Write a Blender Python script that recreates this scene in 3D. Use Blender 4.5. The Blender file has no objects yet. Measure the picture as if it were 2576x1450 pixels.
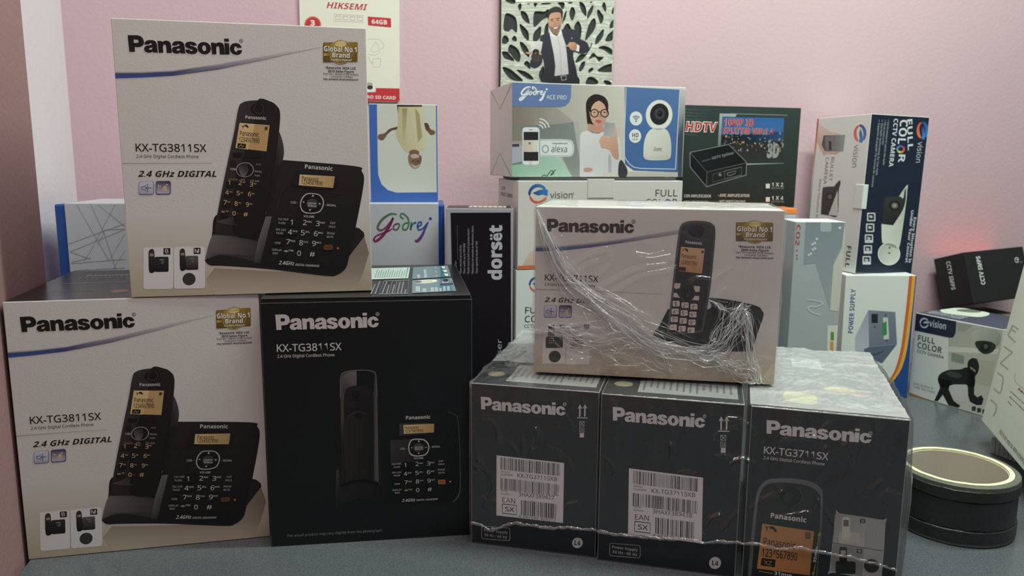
import bpy, bmesh, math, random
from mathutils import Vector, Matrix, noise
from mathutils.geometry import tessellate_polygon

SC = bpy.context.scene
COL = SC.collection

# ------------------------------------------------------------------ camera
CAM_H, PITCH, ROLL, FOC = .3448, .1644, .0062, 1969.0
cam_data = bpy.data.cameras.new('camera')
cam_data.sensor_fit = 'HORIZONTAL'
cam_data.sensor_width = 36.0
cam_data.lens = 36.0 * FOC / 2576.0
cam_data.clip_start = .01
cam = bpy.data.objects.new('camera', cam_data)
COL.objects.link(cam)
_fw = Vector((0, math.cos(PITCH), -math.sin(PITCH)))
_up = Vector((0, math.sin(PITCH), math.cos(PITCH)))
_rt = Vector((1, 0, 0))
_r2 = _rt * math.cos(ROLL) + _up * math.sin(ROLL)
_u2 = -_rt * math.sin(ROLL) + _up * math.cos(ROLL)
_m = Matrix((_r2, _u2, -_fw)).transposed().to_4x4()
_m.translation = (0, 0, CAM_H)
cam.matrix_world = _m
cam_data.dof.use_dof = True
cam_data.dof.focus_distance = .68
cam_data.dof.aperture_fstop = 11
SC.camera = cam

# ------------------------------------------------------------------ world, lamps, exposure
world = bpy.data.worlds.new('room_ambient')
SC.world = world
world.use_nodes = True
world.node_tree.nodes['Background'].inputs[0].default_value = (.92, .91, .90, 1)
world.node_tree.nodes['Background'].inputs[1].default_value = .17

def area(name, loc, target, sx, sy, power, color):
    l = bpy.data.lights.new(name, 'AREA')
    l.shape = 'RECTANGLE'; l.size = sx; l.size_y = sy
    l.energy = power; l.color = color
    o = bpy.data.objects.new(name, l)
    COL.objects.link(o)
    o.location = loc
    o.rotation_euler = (Vector(target) - Vector(loc)).to_track_quat('-Z', 'Y').to_euler()
    return o

# cool greenish tube lamp high on the right, and the ceiling lamp of the shop further in front
area('tube_lamp', (.55, .70, 1.42), (.52, 1.0, 0), .9, .06, 19.5, (.80, 1.0, .86))
area('ceiling_lamp', (.2, .12, 1.55), (.05, .7, .1), 1.1, .3, 10.5, (1.0, .955, .93))

SC.view_settings.view_transform = 'Standard'
SC.view_settings.look = 'None'
SC.view_settings.exposure = 0.0
SC.view_settings.gamma = 1.0
SC.view_settings.use_curve_mapping = False

# ------------------------------------------------------------------ helpers
def lin(c):
    """sRGB hex string or 0-255 tuple -> linear rgb"""
    if isinstance(c, str):
        c = c.lstrip('#'); c = tuple(int(c[i:i+2], 16) for i in (0, 2, 4))
    def f(v):
        v /= 255.0
        return v / 12.92 if v <= .04045 else ((v + .055) / 1.055) ** 2.4
    return tuple(f(v) for v in c[:3])

MATS = {}
def nodemat(name):
    m = bpy.data.materials.new(name); m.use_nodes = True
    nt = m.node_tree
    return m, nt, nt.nodes['Principled BSDF']

def mat(name, color, rough=.5, metal=0, spec=.5, bump=0, bscale=300, vary=0, vscale=8, coat=0):
    if name in MATS: return MATS[name]
    m, nt, b = nodemat(name)
    col = lin(color)
    b.inputs['Roughness'].default_value = rough
    b.inputs['Metallic'].default_value = metal
    b.inputs['Specular IOR Level'].default_value = spec
    b.inputs['Coat Weight'].default_value = coat
    b.inputs['Coat Roughness'].default_value = .12
    tc = nt.nodes.new('ShaderNodeTexCoord')
    n = nt.nodes.new('ShaderNodeTexNoise'); n.inputs['Scale'].default_value = vscale; n.inputs['Detail'].default_value = 5
    nt.links.new(tc.outputs['Object'], n.inputs['Vector'])
    mx = nt.nodes.new('ShaderNodeMix'); mx.data_type = 'RGBA'
    mx.inputs[6].default_value = (*[c * (1 - vary) for c in col], 1)
    mx.inputs[7].default_value = (*[min(1, c * (1 + vary)) for c in col], 1)
    nt.links.new(n.outputs['Fac'], mx.inputs[0])
    nt.links.new(mx.outputs[2], b.inputs['Base Color'])
    if bump:
        n2 = nt.nodes.new('ShaderNodeTexNoise'); n2.inputs['Scale'].default_value = bscale; n2.inputs['Detail'].default_value = 3
        nt.links.new(tc.outputs['Object'], n2.inputs['Vector'])
        bp = nt.nodes.new('ShaderNodeBump'); bp.inputs['Strength'].default_value = bump; bp.inputs['Distance'].default_value = .002
        nt.links.new(n2.outputs['Fac'], bp.inputs['Height'])
        nt.links.new(bp.outputs['Normal'], b.inputs['Normal'])
    MATS[name] = m
    return m

def printmat(name, rough=.42, spec=.4):
    if name in MATS: return MATS[name]
    m, nt, b = nodemat(name)
    a = nt.nodes.new('ShaderNodeVertexColor'); a.layer_name = 'Col'
    nt.links.new(a.outputs['Color'], b.inputs['Base Color'])
    b.inputs['Roughness'].default_value = rough
    b.inputs['Specular IOR Level'].default_value = spec
    MATS[name] = m
    return m

def link(o, parent=None):
    COL.objects.link(o)
    if parent: o.parent = parent
    return o

def tag(o, label, cat, group=None, kind=None):
    o['label'] = label; o['category'] = cat
    if group: o['group'] = group
    if kind: o['kind'] = kind
    return o

def empty(name, loc, yaw=0, tx=0, ty=0):
    o = bpy.data.objects.new(name, None)
    o.empty_display_size = .02
    COL.objects.link(o)
    R = Matrix.Rotation(yaw, 4, 'Z') @ Matrix.Rotation(tx, 4, 'X') @ Matrix.Rotation(ty, 4, 'Y')
    o.matrix_world = Matrix.Translation(loc) @ R
    return o

def mesh_obj(name, verts, faces, mats, parent=None, midx=None, smooth=False):
    me = bpy.data.meshes.new(name)
    me.from_pydata([tuple(v) for v in verts], [], faces)
    for m in (mats if isinstance(mats, (list, tuple)) else [mats]): me.materials.append(m)
    if midx: me.polygons.foreach_set('material_index', midx)
    if smooth: me.polygons.foreach_set('use_smooth', [True] * len(me.polygons))
    me.update()
    o = bpy.data.objects.new(name, me)
    return link(o, parent)

def bm_obj(name, bm, mats, parent=None, smooth=False):
    me = bpy.data.meshes.new(name); bm.to_mesh(me); bm.free()
    for m in (mats if isinstance(mats, (list, tuple)) else [mats]): me.materials.append(m)
    if smooth: me.polygons.foreach_set('use_smooth', [True] * len(me.polygons))
    o = bpy.data.objects.new(name, me)
    return link(o, parent)

def slab(name, x0, x1, y0, y1, z0, z1, mats, parent=None, bev=.0005, facemat=None, edge=None, seg=2, sag=0):
    """bevelled block. facemat: dict front/back/left/right/top/bottom -> material slot; edge: slot of bevel faces; sag: bulge of the panels"""
    bm = bmesh.new()
    bmesh.ops.create_cube(bm, size=1)
    bmesh.ops.scale(bm, vec=(x1 - x0, y1 - y0, z1 - z0), verts=bm.verts)
    bmesh.ops.translate(bm, vec=((x0 + x1) / 2, (y0 + y1) / 2, (z0 + z1) / 2), verts=bm.verts)
    key = lambda n: ('right' if n.x > .5 else 'left' if n.x < -.5 else 'back' if n.y > .5 else 'front' if n.y < -.5 else 'top' if n.z > .5 else 'bottom')
    bm.normal_update()
    for f in bm.faces: f.material_index = (facemat or {}).get(key(f.normal), 0)
    if bev:
        r = bmesh.ops.bevel(bm, geom=bm.edges[:], offset=bev, segments=seg, profile=.5, affect='EDGES')
        if edge is not None:
            for f in r['faces']: f.material_index = edge
    return bm_obj(name, bm, mats, parent)

# -------- a printed face: 2-D drawing kit working on one face of a box
class Face:
    """corners: photo pixels TL,TR,BR,BL of the face; frame maps (u,v,offset) to the box's own space"""
    def __init__(s, root, side, W, D, H, corners=None):
        s.root = root; s.side = side
        s.w, s.h = {'front': (W, H), 'left': (D, H), 'right': (D, H), 'top': (W, D)}[side]
        s.fr = {'front': lambda u, v, o: (u, -o, v), 'left': lambda u, v, o: (-o, D - u, v),
                'right': lambda u, v, o: (W + o, u, v), 'top': lambda u, v, o: (u, v, H + o)}[side]
        s.set_corners(corners or [(0, 0), (1000, 0), (1000, 1000), (0, 1000)])
    def set_corners(s, c):
        dst = [(0, s.h), (s.w, s.h), (s.w, 0), (0, 0)]
        A = []
        for (x, y), (u, v) in zip(c, dst):
            A.append([x, y, 1, 0, 0, 0, -u * x, -u * y, u]); A.append([0, 0, 0, x, y, 1, -v * x, -v * y, v])
        n = 8
        for i in range(n):
            p = max(range(i, n), key=lambda r: abs(A[r][i])); A[i], A[p] = A[p], A[i]
            for r in range(n):
                if r != i:
                    k = A[r][i] / A[i][i]
                    if k: A[r] = [a - k * b for a, b in zip(A[r], A[i])]
        s.M = [A[i][8] / A[i][i] for i in range(n)]
    def uv(s, x, y):
        m = s.M; w = m[6] * x + m[7] * y + 1
        return ((m[0] * x + m[1] * y + m[2]) / w, (m[3] * x + m[4] * y + m[5]) / w)

_txt = bpy.data.curves.new('lettering_source', 'FONT')
_txt.resolution_u = 2
_txo = bpy.data.objects.new('lettering_source', _txt)
_tcache = {}
def _sans(t, b):
    up, lo, di = (0x1D5D4, 0x1D5EE, 0x1D7EC) if b else (0x1D5A0, 0x1D5BA, 0x1D7E2)
    r = ''
    for c in t:
        if 'A' <= c <= 'Z': r += chr(up + ord(c) - 65)
        elif 'a' <= c <= 'z': r += chr(lo + ord(c) - 97)
        elif '0' <= c <= '9': r += chr(di + ord(c) - 48)
        else: r += c
    return r
def text_geo(s, bold, shear, space=1.0):
    k = (s, bold, shear, space)
    if k not in _tcache:
        heavy = bold >= .015
        _txt.body = _sans(s, heavy); _txt.offset = max(0, bold - .03) if heavy else bold; _txt.shear = shear; _txt.space_character = space
        me = _txo.to_mesh()
        v = [(q.co.x, q.co.y) for q in me.vertices]; f = [tuple(p.vertices) for p in me.polygons]
        _txo.to_mesh_clear()
        if not v: v = [(0, 0), (1, 0), (0, 1)]; f = []
        _tcache[k] = (v, f, _txt.offset)
    return _tcache[k]

EPS = .00004
class Draw:
    def __init__(s, face, mat, base=.00012):
        s.f = face; s.mat = mat; s.base = base; s.view(0, 0, 1); s.V = []; s.F = []; s.C = []; s.name = None; s.L = 0; s.objs = []; s.clipbox = True
    def view(s, ox, oy, k): s.ox, s.oy, s.k = ox, oy, k; return s
    def part(s, name):
        s.flush(); s.name = name; return s
    def flush(s):
        if s.name and s.F:
            me = bpy.data.meshes.new(s.name)
            me.from_pydata(s.V, [], s.F)
            ca = me.color_attributes.new('Col', 'FLOAT_COLOR', 'POINT')
            flat = []
            for c in s.C: flat += [c[0], c[1], c[2], 1]
            ca.data.foreach_set('color', flat)
            me.materials.append(s.mat)
            o = bpy.data.objects.new(s.name, me); link(o, s.f.root); s.objs.append(o)
        s.V, s.F, s.C = [], [], []
    def p(s, x, y): return s.f.uv(s.ox + x * s.k, s.oy + y * s.k)
    def up(s, n=1): s.L += n; return s
    def add_uv(s, pts, faces, cols):
        b = len(s.V); o = s.base + EPS * s.L; W, H = s.f.w, s.f.h
        for (u, v) in pts:
            u = min(max(u, .0003), W - .0003); v = min(max(v, .0003), H - .0003)
            s.V.append(s.f.fr(u, v, o))
        s.F += [tuple(i + b for i in f) for f in faces]; s.C += cols
    def polyuv(s, uv, col, grad=None):
        """grad: (colour2, uv start, uv end)"""
        if len(uv) < 3: return
        a = sum(uv[i - 1][0] * uv[i][1] - uv[i][0] * uv[i - 1][1] for i in range(len(uv)))
        if a < 0: uv = uv[::-1]
        tris = tessellate_polygon([[Vector((x * 100, y * 100, 0)) for x, y in uv]])
        fixed = []
        for t in tris:
            (ax, ay), (bx, by), (cx, cy) = (uv[i] for i in t)
            fixed.append(t if (bx - ax) * (cy - ay) - (cx - ax) * (by - ay) > 0 else t[::-1])
        c1 = lin(col)
        if grad:
            c2 = lin(grad[0]); (x0, y0), (x1, y1) = grad[1], grad[2]; dd = (x1 - x0) ** 2 + (y1 - y0) ** 2 or 1
            cols = []
            for x, y in uv:
                t = max(0, min(1, ((x - x0) * (x1 - x0) + (y - y0) * (y1 - y0)) / dd))
                cols.append(tuple(a + (b - a) * t for a, b in zip(c1, c2)))
        else: cols = [c1] * len(uv)
        s.add_uv(uv, fixed, cols)
    def poly(s, pts, col, c2=None, g0=None, g1=None):
        g = None
        if c2: g = (c2, s.p(*g0), s.p(*g1))
        s.polyuv([s.p(*q) for q in pts], col, g)
    def smooth(s, pts, col, c2=None, g0=None, g1=None, n=5):
        s.poly(spline(pts, n), col, c2, g0, g1)
    def rect(s, x0, y0, x1, y1, col, c2=None, vert=True):
        s.poly([(x0, y0), (x1, y0), (x1, y1), (x0, y1)], col, c2, (x0, y0), (x0, y1) if vert else (x1, y0))
    def quad(s, a, b, c, d, cols):
        s.add_uv([s.p(*d), s.p(*c), s.p(*b), s.p(*a)], [(0, 1, 2, 3)], [lin(x) for x in (cols[3], cols[2], cols[1], cols[0])])
    def rrect(s, x0, y0, x1, y1, r, col, c2=None, vert=True, n=4):
        pts = []
        for cx, cy, a in ((x1 - r, y0 + r, -90), (x1 - r, y1 - r, 0), (x0 + r, y1 - r, 90), (x0 + r, y0 + r, 180)):
            for i in range(n + 1):
                t = math.radians(a + 90 * i / n); pts.append((cx + r * math.cos(t), cy + r * math.sin(t)))
        s.poly(pts, col, c2, (x0, y0), (x0, y1) if vert else (x1, y0))
    def ell(s, cx, cy, rx, ry=None, col='#000000', rot=0, n=24, c2=None, g0=None, g1=None, a0=0, a1=360):
        ry = ry or rx; r = math.radians(rot); pts = []
        full = a1 - a0 >= 360
        for i in range(n if full else n + 1):
            t = math.radians(a0 + (a1 - a0) * i / n); x, y = rx * math.cos(t), ry * math.sin(t)
            pts.append((cx + x * math.cos(r) - y * math.sin(r), cy + x * math.sin(r) + y * math.cos(r)))
        s.poly(pts, col, c2, g0, g1)
    def ring(s, cx, cy, rx, ry, t, col, n=28, a0=0, a1=360, rot=0):
        pts = []; r = math.radians(rot)
        for i in range(n + 1):
            a = math.radians(a0 + (a1 - a0) * i / n); x, y = rx * math.cos(a), ry * math.sin(a)
            pts.append((cx + x * math.cos(r) - y * math.sin(r), cy + x * math.sin(r) + y * math.cos(r)))
        s.line(pts, t, col)
    def line(s, pts, t, col, col2=None, t2=None):
        """stroke of width t (t2 at the end), colour to col2"""
        n = len(pts); c1 = lin(col); c2 = lin(col2) if col2 else c1; out = []; cols = []
        for i, (x, y) in enumerate(pts):
            ax, ay = pts[max(0, i - 1)]; bx, by = pts[min(n - 1, i + 1)]
            dx, dy = bx - ax, by - ay; l = math.hypot(dx, dy) or 1
            k = i / max(1, n - 1)
            h = (t[i] if isinstance(t, (list, tuple)) else t + ((t2 if t2 is not None else t) - t) * k) / 2
            out += [s.p(x - dy / l * h, y + dx / l * h), s.p(x + dy / l * h, y - dx / l * h)]
            c = tuple(a + (b - a) * k for a, b in zip(c1, c2)); cols += [c, c]
        s.add_uv(out, [(2 * i, 2 * i + 2, 2 * i + 3, 2 * i + 1) for i in range(n - 1)], cols)
    def curve(s, pts, t, col, col2=None, t2=None, n=6):
        q = spline(pts, n, closed=False)
        if isinstance(t, (list, tuple)):
            m = len(q); k = len(t)
            tt = []
            for i in range(m):
                x = i / (m - 1) * (k - 1); j = min(int(x), k - 2); tt.append(t[j] + (t[j + 1] - t[j]) * (x - j))
            t = tt
        s.line(q, t, col, col2, t2)
    def loops(s, lps, col):
        c = lin(col); pts = [q for l in lps for q in l]
        tris = tessellate_polygon([[Vector((x * 100, y * 100, 0)) for x, y in l] for l in lps]); fx = []
        for t in tris:
            (ax, ay), (bx, by), (cx, cy) = (pts[i] for i in t)
            fx.append(t if (bx - ax) * (cy - ay) - (cx - ax) * (by - ay) > 0 else t[::-1])
        s.add_uv(pts, fx, [c] * len(pts))
    def logo(s, p0, p1, cap, col):
        """heavy wordmark drawn from its own outlines; baseline p0-p1"""
        a = Vector(s.p(*p0)); b = Vector(s.p(*p1)); W = (b - a).length
        a = Vector((a.x, (a.y + b.y) / 2))
        C = (Vector(s.p(p0[0], p0[1] - cap)) - Vector(s.p(*p0))).length
        for g in WORDMARK:
            s.loops([[(a.x + x * W, a.y + y * C) for x, y in l] for l in g], col)
    def outline(s, pts, t, col): s.line(list(pts) + [pts[0]], t, col)
    def text(s, txt, p0, p1, cap, col, bold=0, shear=0, col2=None, snap=True, space=1.0):
        """baseline from p0 to p1 (view pixels), capital height cap"""
        v, f, off = text_geo(txt, bold, shear, space)
        x0 = min(q[0] for q in v); x1 = max(q[0] for q in v)
        a = Vector(s.p(*p0)); b = Vector(s.p(*p1)); d = b - a
        dx, dy = p1[0] - p0[0], p1[1] - p0[1]; l = math.hypot(dx, dy)
        upv = Vector(s.p(p0[0] + dy / l * cap, p0[1] - dx / l * cap)) - a
        W = d.length; C = upv.length
        if snap:
            for ax in ((1, 0), (0, 1), (-1, 0), (0, -1)):
                if d.x * ax[0] + d.y * ax[1] > W * math.cos(math.radians(9)): d = Vector(ax) * W
        d = d.normalized(); n = Vector((-d.y, d.x))
        mid = a + (b - a) / 2 if not snap else a
        sx = W / (x1 - x0); sy = C / (.714 + 2 * off)
        if snap:
            a = a + ((b - a) - d * W) / 2
        pts = [tuple(a + d * ((x - x0) * sx) + n * ((y + off) * sy)) for x, y in v]
        c1 = lin(col)
        if col2:
            c2 = lin(col2); cols = [tuple(p + (q - p) * (x - x0) / (x1 - x0) for p, q in zip(c1, c2)) for x, y in v]
        else: cols = [c1] * len(v)
        s.add_uv(pts, f, cols)

def spline(pts, n=5, closed=True):
    out = []; m = len(pts)
    for i in range(m if closed else m - 1):
        if closed: P = [pts[(i + k) % m] for k in (-1, 0, 1, 2)]
        else: P = [pts[max(0, min(m - 1, i + k))] for k in (-1, 0, 1, 2)]
        if P[1] == P[2]: continue
        for j in range(n):
            t = j / n
            out.append(tuple(.5 * (2 * P[1][c] + (P[2][c] - P[0][c]) * t + (2 * P[0][c] - 5 * P[1][c] + 4 * P[2][c] - P[3][c]) * t * t + (3 * P[1][c] - P[0][c] - 3 * P[2][c] + P[3][c]) * t ** 3) for c in (0, 1)))
    if not closed: out.append(tuple(pts[-1]))
    return out

def copy_to(objs, parent):
    for o in objs:
        c = o.copy(); link(c, parent)

def _wordmark():
    P = [[(95,105),(290,100),(350,115),(395,160),(412,220),(400,280),(350,322),(290,335),(217,338),(219,434),(108,437)], [(208,183),(275,183),(300,195),(305,220),(295,245),(270,255),(208,257)]]
    A = [[(415,278),(425,235),(460,200),(520,185),(590,185),(640,205),(662,245),(668,300),(670,400),(680,430),(580,432),(572,412),(530,437),(480,440),(430,425),(405,390),(408,345),(440,310),(500,295),(560,280),(568,262),(550,247),(520,250),(508,275)], [(572,330),(520,342),(497,358),(505,378),(535,382),(562,368),(572,345)]]
    N = [[(680,195),(775,195),(776,215),(810,192),(855,180),(905,188),(940,220),(950,270),(955,427),(852,428),(850,290),(838,265),(815,258),(795,268),(784,295),(783,430),(692,432)]]
    S = [[(1470,255),(1380,257),(1365,238),(1345,235),(1330,248),(1345,262),(1400,275),(1455,300),(1482,340),(1475,385),(1430,420),(1360,432),(1280,422),(1240,390),(1232,345),(1320,343),(1335,365),(1360,372),(1385,360),(1380,342),(1330,328),(1270,310),(1235,275),(1235,230),(1275,192),(1350,177),(1425,190),(1462,220)]]
    el = lambda rx, ry: [(1622 + rx * math.cos(t * math.pi / 14), 300 + ry * math.sin(t * math.pi / 14)) for t in range(28)]
    O = [el(138, 125), el(40, 62)]
    I = [[(2043,178),(2140,176),(2140,408),(2043,410)]]; J = [[(2043,85),(2140,83),(2140,145),(2043,148)]]
    Cc = [[(2400,258),(2310,262),(2295,240),(2278,230),(2255,240),(2242,270),(2242,310),(2255,340),(2278,350),(2300,338),(2312,312),(2405,308),(2395,350),(2350,395),(2280,410),(2205,390),(2160,340),(2150,285),(2165,225),(2215,180),(2285,164),(2350,182),(2390,225)]]
    sh = lambda g, dx, dy: [[(x + dx, y + dy) for x, y in l] for l in g]
    out = []
    for g in (P, A, N, sh(A, 555, -5), S, O, sh(N, 1085, -14), I, J, Cc):
        out.append([[((x - 95) / 2310, (434 - (x - 100) * .0105 - y) / 330) for x, y in l] for l in g])
    return out
WORDMARK = _wordmark()

# ------------------------------------------------------------------ the room
ROOM = .2165                                   # the room is turned a little against the camera
def wall_mat(name, col, col2, sc=2.2):
    m, nt, b = nodemat(name)
    tc = nt.nodes.new('ShaderNodeTexCoord')
    n = nt.nodes.new('ShaderNodeTexNoise'); n.inputs['Scale'].default_value = sc; n.inputs['Detail'].default_value = 4
    nt.links.new(tc.outputs['Object'], n.inputs['Vector'])
    r = nt.nodes.new('ShaderNodeValToRGB')
    r.color_ramp.elements[0].color = (*lin(col), 1); r.color_ramp.elements[1].color = (*lin(col2), 1)
    r.color_ramp.elements[0].position = .3; r.color_ramp.elements[1].position = .7
    nt.links.new(n.outputs['Fac'], r.inputs[0]); nt.links.new(r.outputs[0], b.inputs['Base Color'])
    n2 = nt.nodes.new('ShaderNodeTexNoise'); n2.inputs['Scale'].default_value = 160; n2.inputs['Detail'].default_value = 4
    nt.links.new(tc.outputs['Object'], n2.inputs['Vector'])
    bp = nt.nodes.new('ShaderNodeBump'); bp.inputs['Strength'].default_value = .22; bp.inputs['Distance'].default_value = .002
    nt.links.new(n2.outputs['Fac'], bp.inputs['Height']); nt.links.new(bp.outputs['Normal'], b.inputs['Normal'])
    b.inputs['Roughness'].default_value = .62
    b.inputs['Specular IOR Level'].default_value = .3
    return m
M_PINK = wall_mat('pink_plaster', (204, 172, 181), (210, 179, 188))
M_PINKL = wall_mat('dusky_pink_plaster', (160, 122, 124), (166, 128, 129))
M_WHITEP = wall_mat('white_paint', (226, 216, 222), (232, 222, 228))

def structure(o): o['kind'] = 'structure'; return o
def wally(x): return 1.175 + .22 * x
# back wall
bw = empty_loc = Vector((-.9, wally(-.9), 0))
wb = slab('wall_back', 0, 3.0, 0, .1, -.9, 2.0, M_PINK, bev=0)
wb.location = bw; wb.rotation_euler = (0, 0, math.atan(.22)); structure(wb)
# left wall with the white recess behind its end
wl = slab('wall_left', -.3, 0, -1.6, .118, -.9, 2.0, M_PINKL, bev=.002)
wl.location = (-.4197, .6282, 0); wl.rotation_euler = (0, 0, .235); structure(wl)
tr = slab('wall_recess', -.1, 0, -.30, .02, -.9, 2.0, M_WHITEP, bev=.002)
tr.location = (-.580, wally(-.580), 0); tr.rotation_euler = (0, 0, .2165); structure(tr)

# table
m, nt, b = nodemat('grey_laminate')
tc = nt.nodes.new('ShaderNodeTexCoord')
n = nt.nodes.new('ShaderNodeTexNoise'); n.inputs['Scale'].default_value = 900; n.inputs['Detail'].default_value = 2
n3 = nt.nodes.new('ShaderNodeTexNoise'); n3.inputs['Scale'].default_value = 9; n3.inputs['Detail'].default_value = 6
nt.links.new(tc.outputs['Object'], n.inputs['Vector']); nt.links.new(tc.outputs['Object'], n3.inputs['Vector'])
r = nt.nodes.new('ShaderNodeValToRGB')
r.color_ramp.elements[0].color = (*lin((80, 83, 88)), 1); r.color_ramp.elements[1].color = (*lin((98, 102, 106)), 1)
r.color_ramp.elements[0].position = .35; r.color_ramp.elements[1].position = .65
nt.links.new(n.outputs['Fac'], r.inputs[0]); nt.links.new(r.outputs[0], b.inputs['Base Color'])
mr = nt.nodes.new('ShaderNodeMapRange'); mr.inputs[3].default_value = .16; mr.inputs[4].default_value = .32
nt.links.new(n3.outputs['Fac'], mr.inputs[0]); nt.links.new(mr.outputs[0], b.inputs['Roughness'])
M_TABLE = m
def prism(name, pts, z0, z1, m, parent=None):
    n = len(pts)
    v = [(x, y, z0) for x, y in pts] + [(x, y, z1) for x, y in pts]
    f = [tuple(range(n))[::-1], tuple(range(n, 2 * n))] + [(i, (i + 1) % n, n + (i + 1) % n, n + i) for i in range(n)]
    return mesh_obj(name, v, f, m, parent)
tb = prism('table_top', [(-.182, -.35), (1.55, -.35), (1.55, 1.50), (-.575, wally(-.575) - .006), (-.515, .76), (-.4425, .745)], -.03, -.0004, M_TABLE)
tag(tb, 'dark grey laminate table top carrying all the boxes', 'table')

# ------------------------------------------------------------------ cartons
M_CARD_W = mat('white_card', (216, 211, 207), .42, bump=.04, bscale=500, vary=.015)
M_CARD_K = mat('black_gloss_card', (20, 22, 24), .26, bump=.03, bscale=60, vary=.1)
M_CARD_D = mat('dark_slate_card', (34, 40, 44), .3, bump=.04, bscale=60, vary=.1)
M_EDGE = mat('worn_card_edge', (150, 148, 146), .7)
M_EDGEK = mat('worn_dark_edge', (70, 70, 70), .6)
M_BROWN = mat('kraft_card', (120, 105, 92), .8)
M_BLUE = mat('blue_card', (28, 74, 150), .35)
M_GREY = mat('silver_grey_card', (196, 196, 204), .35, vary=.02)
M_PALE = mat('pale_card', (222, 226, 222), .45, vary=.02)
M_BLACK = mat('matt_black_card', (30, 30, 32), .5)
M_RED = mat('red_card', (232, 60, 40), .5)
M_ORANGE = mat('orange_card', (232, 128, 50), .45)
M_GREYD = mat('grey_card', (108, 108, 108), .5)
M_GREYM = mat('mid_grey_card', (172, 182, 186), .4, vary=.03)
P_GLOSS = printmat('gloss_print', .3)
P_MATT = printmat('matt_print', .42)
P_BLACK = printmat('print_on_black', .26)

BOX = {}
def box(key, name, pose, dims, mats, label, cat='box', facemat=None, edge=None, bev=.0006, group=None, top_gap=0):
    x, y, z, yaw, tx, ty = pose; W, D, H = dims
    r = empty(name, (x, y, z), yaw, tx, ty)
    tag(r, label, cat, group)
    slab('carton', 0, W, 0, D, 0, H - top_gap, mats, r, bev=bev, facemat=facemat, edge=edge)
    BOX[key] = (r, W, D, H)
    return r
def face(key, side, corners=None):
    r, W, D, H = BOX[key]
    return Face(r, side, W, D, H, corners)

W1, D1, H1 = .20, .1808, .2263
W3, D3, H3 = .2096, .1158, .150
GP = 'cordless phone boxes of the larger model'
box('B', 'phone_box', (-.4162, .6282, 0, .2269, 0, 0), (W1, D1, H1), [M_CARD_W, M_CARD_K, M_EDGE], 'white cordless phone box standing on the table against the pink left wall', facemat=dict(left=1, right=1, top=1, back=0), group=GP)
box('C', 'phone_box', (-.2142, .6537, 0, .1421, 0, 0), (D1, W1, H1), [M_CARD_K, M_CARD_W, M_EDGEK], 'glossy black cordless phone box side showing the back of a handset, on the table', facemat=dict(left=1, right=1), edge=2, group=GP, top_gap=.0042)
box('A', 'phone_box', (-.321, .6497, H1 + .0006, .2131, 0, 0), (W1, D1, H1), [M_CARD_W, M_CARD_K, M_EDGE], 'white cordless phone box stacked on top of the other two larger phone boxes', facemat=dict(left=1, right=1, top=1), group=GP)
G3 = 'shrink-wrapped smaller phone boxes'
box('P1', 'phone_box', (-.0355, .6640, 0, -.2331, 0, 0), (D3 - .0028, W3, H3), [M_CARD_D, M_EDGE], 'film-wrapped dark box with barcode label next to the glossy black phone box', edge=1, group=G3)
box('P2', 'phone_box', (.0757, .6346, 0, -.2462, 0, 0), (D3, W3, H3), [M_CARD_D, M_EDGE], 'film-wrapped dark box with barcode label, middle one of the three wrapped together', edge=1, group=G3)
box('P3', 'phone_box', (.1925, .6035, 0, -.2869, 0, 0), (D3, W3, H3), [M_CARD_D, M_EDGE], 'dark phone box under plastic film showing a large handset with amber screen', edge=1, group=G3)
box('E', 'phone_box', (.0204, .6895, H3 + .0031, -.174, 0, 0), (W3, D3, H3), [M_CARD_W, M_CARD_K, M_EDGE], 'white cordless phone box in torn clear plastic on top of the shrink-wrapped dark boxes', facemat=dict(back=1))

box('G', 'door_phone_box', (-.5229, .895, 0, .0995, 0, 0), (.4437, .10, .2898), [M_BLUE], 'long silver sleeve box with blue ends standing behind the large phone boxes', bev=.002)
box('M', 'camera_box', (-.1719, .9537, .2902, .1231, 0, 0), (.0816, .06, .1175), [M_PALE, M_BLUE, M_EDGE], 'blue edged box with an upside down picture of a man, on the silver sleeve box', facemat=dict(left=1, bottom=1))
box('DOR', 'door_closer_box', (-.0772, .910, 0, .0426, 0, 0), (.078, .06, .2869), [mat('pale_violet_card', (176, 172, 182), .45), M_BROWN], 'tall dark box with white border and vertical lettering, behind the black phone box', facemat=dict(top=1))
box('GV', 'bullet_camera_box', (.0066, .951, .2103, .219, 0, 0), (.2134, .1178, .1077), [M_CARD_W, M_EDGE], 'white camera box with swirl logo lying under the blue video camera box', group='white camera boxes with swirl logo')
box('GW', 'bullet_camera_box', (.0045, .949, 0, .17, 0, 0), (.205, .118, .2090), [M_PALE, M_EDGE], 'pale camera box at the bottom of its pile, mostly hidden by the film-wrapped white box', edge=1, group='white camera boxes with swirl logo')
box('ACE', 'video_camera_box', (-.0015, .960, .3222, .2507, 0, 0), (.2267, .1183, .1122), [M_CARD_W, M_EDGE], 'blue and beige video camera box with a woman holding a phone, topmost of its pile')
SG = 'orange trimmed grey boxes stacked behind'
S = 1.012
def zs(z): return .3448 - (.3448 - z) * S
box('S1', 'accessory_box', (.366 - .12, S, .2103, 0, 0, 0), (.12, .12, .0721), [M_GREY, M_ORANGE], 'light grey box with orange top edge under the splitter box', group=SG)
box('S2', 'accessory_box', (.3635 - .12, S, .1362, 0, 0, 0), (.12, .12, .0732), [M_GREYD, M_ORANGE], 'dark grey box with orange top edge, second down below the splitter box', group=SG)
box('S3', 'accessory_box', (.3635 - .12, S, 0, 0, 0, 0), (.12, .12, .1352), [mat('teal_grey_card', (120, 138, 142), .45)], 'blue grey box at the bottom of the stack below the splitter box', group=SG)
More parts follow.
